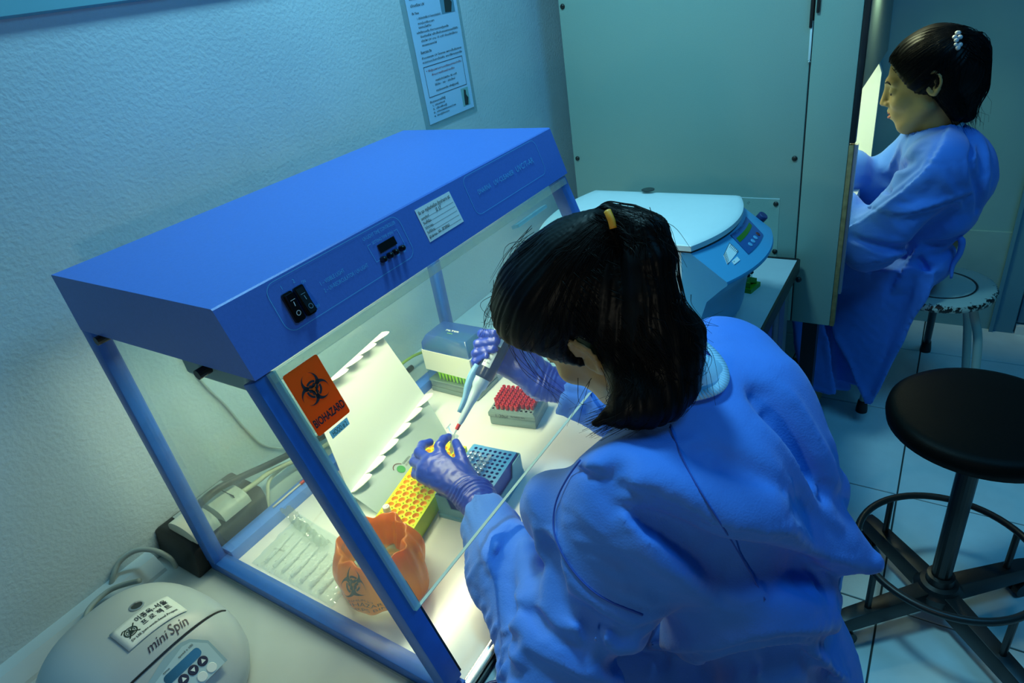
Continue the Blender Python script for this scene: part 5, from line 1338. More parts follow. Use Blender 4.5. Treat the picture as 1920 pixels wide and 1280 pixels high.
# gown: one loose shell over the same pose, with the folds laid on it
hipg = np.array([.812, .345, -.20])
Lc = Lw + (Le - Lw) * .10; Rc = Rw + (Re - Rw) * .16
tip1 = at(1637, 1052, y=.36); b0_ = np.array([.80, .36, .14])
def gown1_base(P):
    d = cone(P, (.735, .27, .225), (.79, .27, .02), .098, .088)
    d = smin(d, cone(P, (.74, .41, .225), (.79, .41, .02), .096, .088), .06)
    d = smin(d, cone(P, (.79, .30, .02), (.815, .30, -.20), .088, .092), .05)
    d = smin(d, cone(P, (.79, .39, .02), (.815, .39, -.20), .088, .092), .05)
    d = smin(d, cone(P, Ls, (.70, .335, .262), .066, .070), .05); d = smin(d, cone(P, Rs, (.70, .335, .262), .064, .070), .05)
    # upper back and loose back flap
    d = smin(d, cone(P, (.765, .43, .235), (.795, .40, .20), .060, .060), .05)
    d = smin(d, cone(P, b0_, tip1 + (b0_ - tip1) * .06, .085, .012), .035)
    d = smin(d, cone(P, (.80, .42, .16), (.845, .43, .13), .06, .035), .03)
    # sleeves
    d = smin(d, cone(P, Ls + [.0, .0, -.01], Le, .074, .062), .05)
    d = smin(d, cone(P, Rs, Re, .070, .060), .05)
    Lm = Le + (Lc - Le) * .60
    d = smin(d, cone(P, Le, Lm, .060, .056), .03); d = smin(d, cone(P, Lm, Lc, .056, .037), .02)
    Rm = Re + (Rc - Re) * .55
    d = smin(d, cone(P, Re, Rm, .058, .054), .03); d = smin(d, cone(P, Rm, Rc, .054, .040), .02)
    d = smin(d, ell(P, at(1036, 938, d=.800), (.040, .040, .040)), .045)
    # lap and skirt
    for y in (.225, .455):
        d = smin(d, cone(P, (.82, (y + .34) / 2, -.21), (.49, y, -.205), .100, .072), .08)
        d = smin(d, cone(P, (.50, y, -.22), (.535, y, -.56), .074, .085), .05)
    d = smin(d, cone(P, (.56, .34, -.215), (.80, .34, -.22), .075, .09), .06)
    d = smin(d, cone(P, (.84, .44, -.19), (.85, .47, -.30), .045, .045), .04)
    d = smin(d, cone(P, (.845, .25, -.18), (.86, .24, -.32), .045, .045), .04)
    return d
FOLDS = []
def fold(fn, px, amp, w_, kind='soft'):
    pts = [hit(fn, u, v) for u, v in px]; pts = [p for p in pts if p is not None]
    if len(pts) > 1: FOLDS.append((np.array(spline(pts, 3) if len(pts) > 2 else pts), amp, w_, kind))
def folds_at(P, F_):
    out = np.zeros(len(P), np.float32)
    for pts, amp, w_, kind in F_:
        lo = pts.min(0) - 3.2 * w_; hi = pts.max(0) + 3.2 * w_
        m_ = ((P > lo) & (P < hi)).all(1)
        if not m_.any(): continue
        Pm = P[m_]; q = None; sd = None
        for a_, b_ in zip(pts[:-1], pts[1:]):
            ab = b_ - a_; t_ = np.clip((Pm - a_) @ ab / (ab @ ab + 1e-12), 0, 1); r_ = Pm - a_ - t_[:, None] * ab; e = np.linalg.norm(r_, axis=1)
            k_ = r_ @ np.cross(a_ - CAM_C, ab)            # > 0: the side to the right of the drawn line (below, when drawn left to right)
            if q is None: q, sd = e, k_
            else: c_ = e < q; q = np.where(c_, e, q); sd = np.where(c_, k_, sd)
        q = q / w_
        t0 = np.linalg.norm(Pm - pts[0], axis=1); t1 = np.linalg.norm(Pm - pts[-1], axis=1)
        L = max(np.linalg.norm(np.diff(pts, axis=0), axis=1).sum(), 1e-3)
        fade = np.clip(np.minimum(t0, t1) / (.22 * L) + .15, 0, 1)
        if kind == 'step': q = np.where(sd > 0, q / .42, q / 1.5); f_ = np.exp(-q ** 1.5)
        elif kind == 'soft': f_ = np.exp(-q * q)
        else: f_ = np.exp(-1.6 * q)
        out[m_] += amp * (1.8 if w_ > .0125 else 1.2) * fade * f_
    return out
g1 = gown1_base
for px, a, w_, k in (
    # crests, overhangs and hollows of the sleeve and the back, as the picture shows them
    ([(1150, 885), (1190, 900), (1226, 913), (1287, 939), (1345, 971), (1420, 985)], .022, .022, 'step'),
    ([(1180, 925), (1240, 970), (1310, 1020), (1390, 1075), (1430, 1100)], -.022, .026, 'soft'),
    ([(1155, 940), (1179, 974), (1215, 1010), (1269, 1050), (1337, 1097), (1395, 1118), (1480, 1140)], .026, .020, 'sharp'),
    ([(1270, 1210), (1320, 1209), (1390, 1195), (1460, 1181), (1540, 1178)], .026, .024, 'step'),
    ([(1290, 1245), (1400, 1225), (1530, 1208)], -.022, .022, 'soft'),
    ([(1035, 1030), (1036, 1085), (1050, 1125), (1090, 1150), (1140, 1182)], -.018, .013, 'soft'),
    ([(1030, 1060), (1045, 1118), (1079, 1165), (1143, 1194), (1230, 1203)], .017, .014, 'sharp'),
    ([(1085, 1205), (1150, 1225), (1230, 1232)], -.012, .014, 'soft'),
    ([(975, 1200), (985, 1130), (992, 1071), (998, 1030)], .013, .016, 'soft'),
    ([(935, 1040), (944, 1085), (946, 1130)], -.012, .010, 'soft'),
    ([(942, 925), (962, 985), (946, 1040)], -.010, .010, 'soft'),
    ([(895, 995), (915, 1050), (945, 1110), (965, 1160)], .009, .010, 'sharp'),
    ([(905, 975), (925, 1010), (935, 1050)], .008, .008, 'sharp'),
    ([(1000, 930), (1015, 975), (1020, 1015)], .010, .013, 'sharp'),
    ([(1290, 960), (1380, 985), (1480, 1012), (1560, 1042), (1625, 1058)], .018, .022, 'step'),
    ([(1380, 1030), (1450, 1050), (1530, 1075)], -.026, .024, 'soft'),
    ([(1440, 1110), (1500, 1120), (1545, 1115)], .014, .016, 'sharp'),
    ([(1545, 1060), (1562, 1110), (1566, 1160)], .012, .012, 'sharp'),
    ([(1435, 745), (1465, 790), (1500, 850), (1535, 910)], -.014, .016, 'soft'),
    ([(1400, 775), (1430, 805), (1470, 850), (1520, 930), (1590, 1000)], .012, .016, 'sharp'),
    ([(1455, 705), (1505, 760), (1545, 830), (1570, 900)], .010, .012, 'sharp'),
    ([(1180, 825), (1250, 835), (1330, 815)], .008, .012, 'sharp'),
    ([(1120, 870), (1150, 840), (1200, 800)], .007, .010, 'sharp'),
    ([(1330, 850), (1400, 880), (1470, 930)], -.006, .016, 'soft'),
    ([(1300, 1225), (1320, 1250), (1325, 1276)], .014, .010, 'sharp'),
    ([(1380, 1225), (1400, 1250), (1402, 1276)], -.012, .008, 'soft'),
    ([(1440, 1215), (1425, 1250), (1410, 1276)], .014, .010, 'sharp'),
    ([(1500, 1200), (1540, 1230), (1578, 1266)], .016, .010, 'step'),
    ([(1050, 765), (1090, 795), (1120, 815)], .009, .009, 'sharp'),
    ([(1040, 800), (1070, 822), (1100, 835)], -.007, .007, 'soft'),
    ([(1000, 1190), (1050, 1220), (1110, 1250)], .012, .012, 'sharp'),
    ([(960, 1130), (1000, 1150), (1030, 1190)], -.008, .010, 'soft')):
    fold(g1, px, a, w_, k)
def seam(V, px, r, parent, mt):
    q = (V - CAM_C) @ CAM_R.T; uv = q[:, :2] / q[:, 2:] * CAM_F + [960, 640]; out = []
    for u, v in [p for p in spline([np.array(p, float) for p in px], 5)]:
        k = np.nonzero(((uv - (u, v)) ** 2).sum(1) < 64)[0]
        if len(k) == 0: continue
        dm = q[k, 2].min(); k = k[q[k, 2] < dm + .006]; out.append(at(u, v, d=q[k, 2].mean() - .0016))
    for _ in range(3): out = [out[0]] + [(out[i - 1] + out[i] * 2 + out[i + 1]) / 4 for i in range(1, len(out) - 1)] + [out[-1]]
    return MB().tube(out, r, 6).build('seam', mt, parent, smooth=True)
neckA, neckB = H1.W(-.01, 0, -.10), np.array([.706, .335, .292])
def gown1(P):
    d = gown1_base(P) - folds_at(P, FOLDS)
    d = d - .0020 * wob(P, 32, 3) + .0040 * np.abs(wob(P, 30, 5, 4)) - .002
    # gathers near the cuffs
    for a, b, k_ in ((Lc, Le, 0), (Rc, Re, 1)):
        ax = np.array(b) - a; ax = ax / np.linalg.norm(ax); t = (P - a.astype(np.float32)) @ ax.astype(np.float32); m_ = np.exp(-(t / .035) ** 2) * (np.linalg.norm(P - a, axis=1) < .12)
        _, x_, y_ = orth(ax); ang = np.arctan2((P - a) @ y_, (P - a) @ x_)
        d = d - .0024 * m_ * np.sin(9 * ang + 2 * np.sin(3 * ang))
        cut = -t - .004; d = np.where(np.linalg.norm(P - a, axis=1) < .09, np.maximum(d, cut), d)
    d = np.maximum(d, -cone(P, neckA, neckB, .048, .046))          # neck opening
    return d
V, Q = surface(gown1, (.40, -.06, -.64), (1.0, .72, .37), .0052, .03)
def exc1(M, e):
    """spare cloth: along the sleeves, and across the back"""
    out = np.full(len(M), 1.025)
    for a, b in ((Ls, Le), (Le, Lc), (Rs, Re), (Re, Rc)):
        ax = (b - a) / np.linalg.norm(b - a); near = np.exp(-(np.maximum(0, cone(M, a, b, .07, .07)) / .02) ** 2); out +=   .15 * near * (e @ ax) ** 2
    tor = np.exp(-(np.maximum(0, cone(M, (.76, .335, .24), (.81, .34, -.2), .13, .13)) / .04) ** 2); dr = np.array([.25, .80, .45]); dr /= np.linalg.norm(dr)
    return out + .08 * tor * (e @ dr) ** 2
V = crumple(V, Q, exc1, 30, .14, lo=-.005, hi=.006, passes=1, noise=.0004)
gw1 = mesh_obj('gown', V, Q, M_gown, pw)
M_seam = mat('gown_seam', (0.025, 0.09, 0.45), .8)
seam(V, [(1088, 862), (1064, 895), (1042, 940), (1037, 990), (1052, 1035), (1082, 1080), (1130, 1122), (1205, 1153)], .0011, gw1, M_seam)
seam(V, [(1256, 800), (1285, 870), (1319, 930), (1350, 980), (1385, 1035), (1435, 1125)], .0009, gw1, M_seam)
# pale collar binding round the neck opening
def gown1_top(x, y):
    z = .42
    p = np.array([[x, y, z]], np.float32)
    for _ in range(90):
        e = float(gown1_base(p)[0])
        if e < .001: break
        p[0, 2] -= max(e * .7, .001)
    return float(p[0, 2])
col = [hit(gown1_base, u, v) for u, v in ((1318, 640), (1345, 656), (1365, 684), (1375, 718), (1368, 740), (1330, 745), (1290, 748), (1245, 755), (1195, 770), (1142, 790))]
col = [p + (CAM_C - p) * .004 for p in col if p is not None]
for _ in range(3): col = [col[0]] + [(col[i - 1] + 2 * col[i] + col[i + 1]) / 4 for i in range(1, len(col) - 1)] + [col[-1]]
cs = spline(col, 5); cm_ = np.mean(cs, 0) + [-.02, 0, .03]; mb = MB()
for a_, b_ in zip(cs[:-1], cs[1:]):
    ia = (cm_ - a_) / np.linalg.norm(cm_ - a_) * .011; ib = (cm_ - b_) / np.linalg.norm(cm_ - b_) * .011
    mb.quad(a_ - ia * .35, b_ - ib * .35, b_ + ib * .7 + [0, 0, .003], a_ + ia * .7 + [0, 0, .003])
mb.build('collar', M_inner, pw, smooth=True, solid=.0022)
V, Q = surface(lambda P: cone(P, (.725, .335, .225), H1.W(-.030, 0, -.105) * .35 + np.array([.712, .335, .285]) * .65, .064, .051) - .002 * wob(P, 60, 77), (.60, .22, .12), (.84, .46, .40), .005)
mesh_obj('shirt', V, Q, M_inner, pw)
# gloves ------------------------------------------------------------
Z = lambda u, v, z: at(u, v, z=z)
kn = [Z(826, 858, .116), Z(809, 866, .116), Z(797, 877, .109), Z(794, 893, .099)]
lf = [([Z(885, 908, .098), Z(868, 868, .108), Z(862, 846, .113), Z(855, 830, .112)], [.0135, .0100, .0088, .0074]),
      ([kn[0], Z(824, 836, .124), Z(832, 824, .120), Z(841, 819, .114)], [.0102, .0088, .0078, .0068]),
      ([kn[1], Z(786, 848, .114), Z(792, 834, .105), Z(806, 829, .098)], [.0100, .0088, .0078, .0070]),
      ([kn[2], Z(777, 866, .096), Z(780, 856, .083), Z(790, 852, .078)], [.0095, .0084, .0075, .0066]),
      ([kn[3], Z(780, 889, .085), Z(780, 880, .072), Z(788, 876, .067)], [.0090, .0078, .0068, .0060])]
palm = [(Lw, kn[0], .0200, .0120), (Lw, kn[1], .0200, .0120), (Lw, kn[2], .0190, .0115), (Lw, kn[3], .0180, .0110), (Z(870, 905, .092), Z(852, 885, .100), .0190, .0160)]
lg_base = glove_fn(lf, palm, [(Lw, Lc + (Lc - Lw) * .5, .0250, .0270)])
wd_ = (Lc - Lw) / np.linalg.norm(Lc - Lw)
def lglove(P):
    d = lg_base(P)
    t = (P - Lw.astype(np.float32)) @ wd_.astype(np.float32); m_ = np.exp(-((t + .004) / .016) ** 2)
    d = d - .0011 * m_ * np.sin(t * 900 + 2.5 * np.sin(P[:, 2] * 160)) - .0006 * np.abs(wob(P, 300, 8)) * (t > -.09)
    return d
V, Q = surface(lglove, np.min([p for f_, _ in lf for p in f_] + [Lw, Lc], 0) - .05, np.max([p for f_, _ in lf for p in f_] + [Lw, Lc], 0) + .05, .0016, .008)
mesh_obj('glove', V, Q, M_glove, pw)['label'] = 'left glove pinching a small tube'
# the pipette runs from the tube up under her forehead
pA = Z(851, 815, .118); pB = at(962, 598, z=.262); pax = (pB - pA) / np.linalg.norm(pB - pA)
pip = lambda s: pA + pax * s
def depth(p): return float(CAM_R[2] @ (p - CAM_C))
def near_axis(u, v, dd):
    """pixel at the pipette's own depth there, plus dd towards or away from us"""
    best = min(np.linspace(0, .26, 60), key=lambda s: abs((CAM_R[1] @ (pip(s) - CAM_C)) / depth(pip(s)) * CAM_F + 640 - v))
    return at(u, v, d=depth(pip(best)) + dd)
NAx = near_axis
rf = [([NAx(985, 655, .030), NAx(968, 632, .012), NAx(958, 612, -.004), NAx(950, 598, -.010)], [.0135, .0105, .0092, .0080]),
      ([NAx(950, 640, .034), NAx(912, 628, .030), NAx(905, 626, .006), NAx(928, 626, -.016)], [.0105, .0092, .0084, .0074]),
      ([NAx(945, 658, .034), NAx(904, 648, .028), NAx(897, 645, .004), NAx(930, 640, -.018)], [.0105, .0094, .0086, .0076]),
      ([NAx(940, 672, .032), NAx(898, 666, .026), NAx(893, 662, .004), NAx(926, 655, -.016)], [.0100, .0090, .0082, .0072]),
      ([NAx(935, 684, .030), NAx(896, 682, .024), NAx(892, 678, .006), NAx(914, 668, -.012)], [.0092, .0082, .0074, .0064])]
palm = [(Rw, rf[k][0][0], .0220, .0140) for k in (1, 2, 3, 4)] + [(NAx(985, 690, .022), NAx(965, 660, .026), .0210, .0170), (Rw, rf[0][0][0], .022, .015)]
rg_base = glove_fn(rf, palm, [(Rw, Rc + (Rc - Rw) * .5, .0260, .0300)])
wr_ = (Rc - Rw) / np.linalg.norm(Rc - Rw)
def rglove(P):
    d = rg_base(P); t = (P - Rw.astype(np.float32)) @ wr_.astype(np.float32); m_ = np.exp(-((t - .004) / .022) ** 2)
    d = d - .0013 * m_ * np.sin(t * 620 + 2.5 * np.sin(P[:, 0] * 140)) - .0006 * np.abs(wob(P, 260, 9))
    rel = P - pA.astype(np.float32); s_ = rel @ pax.astype(np.float32); q = np.linalg.norm(rel - s_[:, None] * pax.astype(np.float32), axis=1)
    return np.maximum(d, .0178 - q)
allp = [p for f_, _ in rf for p in f_] + [Rw, Rc]
V, Q = surface(rglove, np.min(allp, 0) - .05, np.max(allp, 0) + .05, .0017, .008)
mesh_obj('glove', V, Q, M_glove, pw)['label'] = 'right glove wrapped round the pipette'
# pipette
pt = thing('pipette', 'white and navy pipette held upright in the right glove, tip in a small tube', 'pipette', tuple(pip(.1)))
Lp = np.linalg.norm(pB - pA); side = np.cross(pax, CAM_R[2]); side /= np.linalg.norm(side)
M_pw = mat('pipette_white', (0.55, 0.72, 0.80), .3); M_navy = mat('pipette_navy', (0.012, 0.03, 0.085), .28)
MB().lathe(pip(0), pax, [(.0006, -.016), (.0012, 0), (.0024, .022), (.0030, .030)], 12).build('tip', clear_mat('clear_tube', (.9, .95, 1), .1, .1, .2), pt, smooth=True)
MB().lathe(pip(0), pax, [(.0034, .010), (.0036, .022)], 14).build('tip_collar', M_red, pt, smooth=False)
MB().lathe(pip(0), pax, [(.0034, .020), (.0050, .026), (.0070, .060), (.0096, .078), (.0102, .088), (.0132, .092), (.0140, .108)], 22).build('shaft', M_pw, pt, auto=40)
o = pip(.030) + side * .0098
MB().tube([o + pax * .008, o + pax * .035 + side * .002, o + pax * .055 + side * .007, o + pax * .075 + side * .009, o + pax * .095 + side * .008], [.0036, .0052, .0064, .0072, .0068], 12, smooth=4).build('ejector_arm', mat('pipette_pale_blue', (0.18, 0.42, 0.68), .35), pt, smooth=True)
MB().lathe(pip(0), pax, [(.0145, .108), (.0166, .112), (.0170, .165), (.0160, .205), (.0145, min(.225, Lp))], 24).build('grip', M_navy, pt, auto=40)
MB().lathe(pip(0), pax, [(.0050, .222), (.0050, .246), (.0085, .247), (.0085, .256), (.003, .258)], 18).build('plunger', M_pw, pt, auto=40)
fwd = np.cross(side, pax)
if np.dot(fwd, CAM_C - pip(.15)) < 0: fwd = -fwd
PF = lambda s, a, r=.0174: pip(s) + (fwd * math.cos(a) + side * math.sin(a)) * r
mb = MB()
for k_ in range(8):
    a0 = -.15 + .95 * k_ / 8; a1 = -.15 + .95 * (k_ + 1) / 8; mb.quad(PF(.128, a0), PF(.128, a1), PF(.158, a1), PF(.158, a0))
lbp = mb.build('label_sticker', mat('label_paper', (1, 1, 1)), pt, smooth=True)
for k_, (s_, wd) in enumerate(((.150, .011), (.141, .007), (.134, .010))):
    text(('10-100µl', 'UAc', 'no. 4')[k_], .0042 if k_ != 1 else .006, PF(s_, .05, .0179), side, pax, M_ink, lbp, width=wd)
mb = MB()
for k_ in range(3):
    mb.quad(PF(.168, -.2 + .12 * k_, .0175), PF(.168, -.08 + .12 * k_, .0175), PF(.182, -.08 + .12 * k_, .0175), PF(.182, -.2 + .12 * k_, .0175))
mb.build('volume_window', M_label, pt, smooth=True)
MB().tube([PF(.186, .9, .019), PF(.196, .9, .021), PF(.214, .9, .021)], .0055, 12).build('ejector_button', M_pw, pt, smooth=True)
MB().tube([PF(.205, -1.2, .013), PF(.215, -1.5, .022), PF(.220, -1.7, .036), PF(.216, -1.8, .046)], [.005, .0055, .0045, .002], 10, smooth=4).build('finger_rest', M_navy, pt, smooth=True)
# small tube between thumb and finger
tb = thing('sample_tube', 'small clear tube pinched upright between thumb and finger of the left glove', 'tube', tuple(pip(-.02)))
ta = Z(852, 822, .112); tbm = Z(846, 850, .098); td = (ta - tbm) / np.linalg.norm(ta - tbm)
MB().lathe(tbm, td, [(.0015, 0), (.0042, .010), (.0052, .018), (.0053, np.linalg.norm(ta - tbm) + .004), (.0062, np.linalg.norm(ta - tbm) + .005), (.0062, np.linalg.norm(ta - tbm) + .0065)], 18, cap=False).build('tube_body', clear_mat('milky_tube', (.9, .96, .96), .1, .12, .5, (.8, .88, .86)), tb, smooth=True)
cl = ta + td * .006; MB().tube([cl + side * .006, cl + side * .011 + td * .003, cl + side * .014 + td * .008], .0009, 6).build('cap_hinge', clear_mat('clear_tube', (1, 1, 1)), tb); MB().lathe(cl + side * .014 + td * .009, side * .8 + td * .2, [(.0055, 0), (.0060, .0008), (.0055, .0016)], 16).build('cap', clear_mat('clear_tube', (1, 1, 1)), tb, auto=40)

# hair --------------------------------------------------------------
tie1 = at(1145, 408, d=.700)
DD = lambda u, v, d: at(u, v, d=d)
pony = [tie1, DD(1180, 418, .690), DD(1210, 440, .680), DD(1222, 490, .678), DD(1225, 550, .684), DD(1240, 610, .694), DD(1262, 660, .704)]
def hair1(P):
    q = H1.loc(P)
    d = ell(q, (-.006, 0, .042), (.108, .088, .098))
    d = smin(d, ell(q, (.040, .015, .070), (.078, .070, .062)), .03)
    d = smin(d, ell(q, (-.030, 0, -.010), (.062, .080, .074)), .03)
    d = -smin(-d, -(q @ np.array([.83, 0, -.55], np.float32) - .024), .012)                          # face
    for e in (1, -1):
        cut = ell(q, (-.012, e * .088, -.004), (.025, .030, .036)); d = -smin(-d, cut, .012)        # ears show
    d = smin(d, cone(P, H1.W(-.060, 0, .085), tie1, .040, .016), .03)
    for i in range(len(pony) - 1):
        r = [.010, .016, .021, .024, .027, .030, .028]; d = smin(d, cone(P, pony[i], pony[i + 1], r[i], r[i + 1]), .012)
    # loose lower hair over the nape and the near side of the neck
    d = smin(d, cone(P, H1.W(-.055, .035, -.03), DD(1232, 732, .725), .046, .032), .03)
    d = smin(d, cone(P, H1.W(-.040, .066, -.035), DD(1195, 752, .712), .030, .026), .025)
    d = smin(d, cone(P, H1.W(-.055, -.01, -.05), DD(1262, 700, .735), .032, .026), .03)
    d = smin(d, cone(P, DD(1195, 752, .712), DD(1118, 793, .715), .024, .005), .02)
    d = smin(d, cone(P, DD(1238, 735, .720), DD(1165, 775, .712), .030, .008), .02)
    d = smin(d, cone(P, DD(1272, 635, .705), DD(1296, 722, .715), .028, .009), .02)
    return d
def hair1_d(P):
    d = hair1(P)
    # combing: grooves that converge on the tie
    ax = (tie1 - H1.W(-.01, 0, .02)); ax /= np.linalg.norm(ax); _, x_, y_ = orth(ax)
    r = P - tie1.astype(np.float32); ang = np.arctan2(r @ y_, r @ x_)
    s_ = np.linalg.norm(r, axis=1)
    g_ = np.sin(46 * ang + 3 * np.sin(7 * ang)) * .6 + np.sin(83 * ang + 40 * s_) * .4
    return d - .0012 * g_ * np.clip(s_ / .05, .1, 1) - .002 * wob(P, 60, 21)
V, Q = surface(hair1_d, (.44, .17, .20), (.86, .50, .60), .0024, .012)
hr1 = mesh_obj('hair', V, Q, M_hair, pw)
bp_ = [hit(hair1, u, v) for u, v in ((1139, 396), (1143, 405), (1147, 415), (1150, 428))]
MB().tube([p + (CAM_C - p) * .003 for p in bp_ if p is not None], .0042, 8, smooth=3).build('hair_tie', mat('orange_band', (0.85, 0.36, 0.02), .5), hr1, smooth=True)

def strand_mesh(name, curves, r, parent, mt=None):
    mb = MB()
    for c in curves:
        k = len(c); mb.tube(c, list(np.linspace(r, r * .35, k)), 3)
    o = mb.build(name, mt or M_hair, parent, smooth=True); o['kind'] = 'stuff'; return o
rs = np.random.RandomState(11)
def snapN(fn, P, lift):
    """put points on an implicit surface"""
    P = np.array(P, float); lift = np.broadcast_to(lift, len(P))
    for _ in range(8):
        e = fn(P.astype(np.float32)).astype(float); g_ = np.empty_like(P)
        for c in range(3):
            q = P.copy(); q[:, c] += .001; g_[:, c] = (fn(q.astype(np.float32)) - e) / .001
        P = P - g_ / (np.linalg.norm(g_, axis=1)[:, None] + 1e-6) * ((e - lift) * .85)[:, None]
    return P
def snap(fn, p, lift): return snapN(fn, [p], lift)[0]
def snap_curves(fn, curves, lift, free=0):
    """all points but the last `free` of each curve"""
    P = np.concatenate([np.array(c) for c in curves]); S = snapN(fn, P, lift); out = []; k = 0
    for c in curves:
        n = len(c); q = S[k:k + n]; 
        if free: q[n - free:] = np.array(c)[n - free:]
        out.append(list(q)); k += n
    return out
st0 = []
for i in range(420):                                    # combed hair from the hairline to the tie
    a = rs.uniform(-2.6, 2.6)
    st0.append(H1.W(.105 * math.cos(a) * rs.uniform(.5, 1), .088 * math.sin(a), rs.uniform(-.02, .10)))
st0 = snapN(hair1, st0, .0004)
cur = snap_curves(hair1, [[st * (1 - t) + tie1 * t for t in np.linspace(0, 1, 11)] for st in st0], .0009)
strand_mesh('combed_strands', cur, .00042, hr1)
cur = []
for i in range(260):                                    # tail and loose hair
    k = rs.randint(0, 4)
    if k < 2: g_ = pony + ([DD(1300, 705, .700)] if k else [DD(1262, 735, .705)])
    elif k == 2: g_ = [H1.W(-.06, .075, .05), H1.W(-.055, .078, 0), DD(1190, 700, .690), DD(1180, 760, .700), DD(1115, 797, .712)]
    else: g_ = [H1.W(-.085, .05, .06), H1.W(-.09, .055, 0), DD(1255, 690, .690), DD(1235, 750, .704), DD(1130, 800, .712)]
    sp = spline(g_, 4); o_ = rs.normal(size=3) * .013; o2 = rs.normal(size=3) * .004
    cur.append([p + o_ if j < len(sp) - 4 else p + o_ * .5 + o2 * (j - len(sp) + 5) * .35 for j, p in enumerate(sp)])
cur = snap_curves(hair1, cur, .0010, 4)
strand_mesh('tail_strands', cur, .00045, hr1)
cur = []
for (u0, v0, d0), (u1, v1, d1), (u2, v2, d2), n_ in (((935, 545, .80), (915, 590, .80), (912, 625, .79), 14), ((950, 600, .79), (985, 680, .77), (1045, 745, .76), 8), ((1268, 560, .66), (1290, 600, .66), (1320, 610, .66), 16), ((1300, 640, .67), (1322, 670, .67), (1318, 715, .69), 10), ((1000, 440, .76), (960, 470, .77), (930, 530, .79), 12), ((1220, 410, .66), (1250, 440, .65), (1262, 490, .65), 10), ((1090, 720, .72), (1088, 760, .72), (1085, 790, .72), 3)):
    for i in range(n_):
        j = lambda s: rs.normal(size=3) * s
        cur.append(spline([DD(u0, v0, d0) + j(.006), DD(u1, v1, d1) + j(.006), DD(u2, v2, d2) + j(.010)], 5))
strand_mesh('loose_strands', cur, .00045, hr1)
for u, v in ((1092, 392), (1099, 390), (1107, 388), (1114, 387), (1103, 394)):
    p = hit(hair1, u, v)
    if p is None: continue
    MB().sphere(tuple(p), .0030, 6).build('clip_bead', mat('pearl', (0.62, 0.66, 0.70), .2), hr1, smooth=True)
# face details that show: brow and lashes
def on_head(H, f, l, u, lift=.0006): return snap(H.sdf, H.W(f, l, u), lift)
for e in (1, -1):
    MB().tube([on_head(H1, .09, e * x, z, .0002) for x, z in ((.014, .026), (.026, .030), (.038, .029), (.047, .024))], [.0018, .0026, .0022, .001], 6).build('eyebrow', M_brow, bd1, smooth=True)
    MB().tube([on_head(H1, .09, e * x, z, .0008) for x, z in ((.018, -.003), (.026, -.007), (.036, -.007), (.044, -.002))], [.0006, .0012, .0012, .0006], 5).build('eyelash', M_brow, bd1, smooth=True)
# the stool that carries her (below the frame)
bs = black_stool(.83, .345, -.325, 'black swivel stool under the woman leaning over the hood', 20, .165)

# ================================================================== the worker at the clean bench
pq = thing('person', 'seated woman in profile with a pearl hair clip working at the lit cabinet', 'person', (.92, 1.9, FLOOR))
H2 = Head((.842, 1.895, .358), 186, 16, k=1.02)
N2 = np.array([.880, 1.895, .225]); L2s = np.array([.905, 1.735, .175]); R2s = np.array([.875, 2.055, .175])
L2e = np.array([.775, 1.69, -.045]); R2e = np.array([.74, 2.08, .00]); L2w = np.array([.600, 1.80, .085]); R2w = np.array([.615, 1.97, .125])
def body2(P):
    d = H2.sdf(P)
    d = smin(d, cone(P, H2.W(-.035, 0, -.05), (.885, 1.895, .20), .048, .052), .03)
    d = smin(d, cone(P, (.895, 1.80, .155), (.885, 1.99, .155), .038, .038), .04)
    d = smin(d, cone(P, (.905, 1.895, .12), (.915, 1.9, -.10), .065, .065), .04); d = smin(d, cone(P, (.915, 1.9, -.10), (.915, 1.9, -.165), .065, .065), .05)
    for s_, e, w_ in ((L2s, L2e, L2w), (R2s, R2e, R2w)):
        d = smin(d, cone(P, s_, e, .038, .032), .04); d = smin(d, cone(P, e, w_, .032, .022), .02)
    for y in (1.80, 2.0):
        d = smin(d, cone(P, (.905, (y + 1.9) / 2, -.18), (.58, y, -.19), .06, .050), .05); d = smin(d, cone(P, (.58, y, -.19), (.64, y, -.66), .05, .034), .03); d = smin(d, cone(P, (.64, y, -.69), (.50, y, -.715), .036, .026), .02)
    return d
V, Q = surface(body2, (.44, 1.60, -.76), (1.10, 2.14, .50), .0040)
bd2 = mesh_obj('body', V, Q, M_skin, pq)
def gown2_base(P):
    d = cone(P, (.900, 1.83, .13), (.910, 1.84, -.11), .092, .074)
    d = smin(d, cone(P, (.890, 1.97, .13), (.910, 1.96, -.11), .092, .074), .05)
    d = smin(d, cone(P, L2s, (.885, 1.895, .19), .062, .062), .05); d = smin(d, cone(P, R2s, (.885, 1.895, .19), .062, .062), .05)
    d = smin(d, ell(P, (.972, 1.87, .105), (.078, .13, .105)), .05)                        # puffed back
    d = smin(d, ell(P, (.955, 1.87, .0), (.065, .12, .07)), .04)
    d = smin(d, cone(P, L2s, L2e, .074, .070), .05); d = smin(d, cone(P, R2s, R2e, .068, .062), .05)
    m2 = L2e + (L2w - L2e) * .55; d = smin(d, cone(P, L2e, m2, .068, .056), .04); d = smin(d, cone(P, m2, L2w + (L2e - L2w) * .12, .056, .036), .03)
    m3 = R2e + (R2w - R2e) * .60; d = smin(d, cone(P, R2e, m3, .060, .054), .04); d = smin(d, cone(P, m3, R2w + (R2e - R2w) * .10, .054, .034), .03)
    for y in (1.80, 2.0):                                                                  # lap
        d = smin(d, cone(P, (.895, (y + 1.9) / 2, -.165), (.60, y, -.185), .080, .070), .06)
    return d
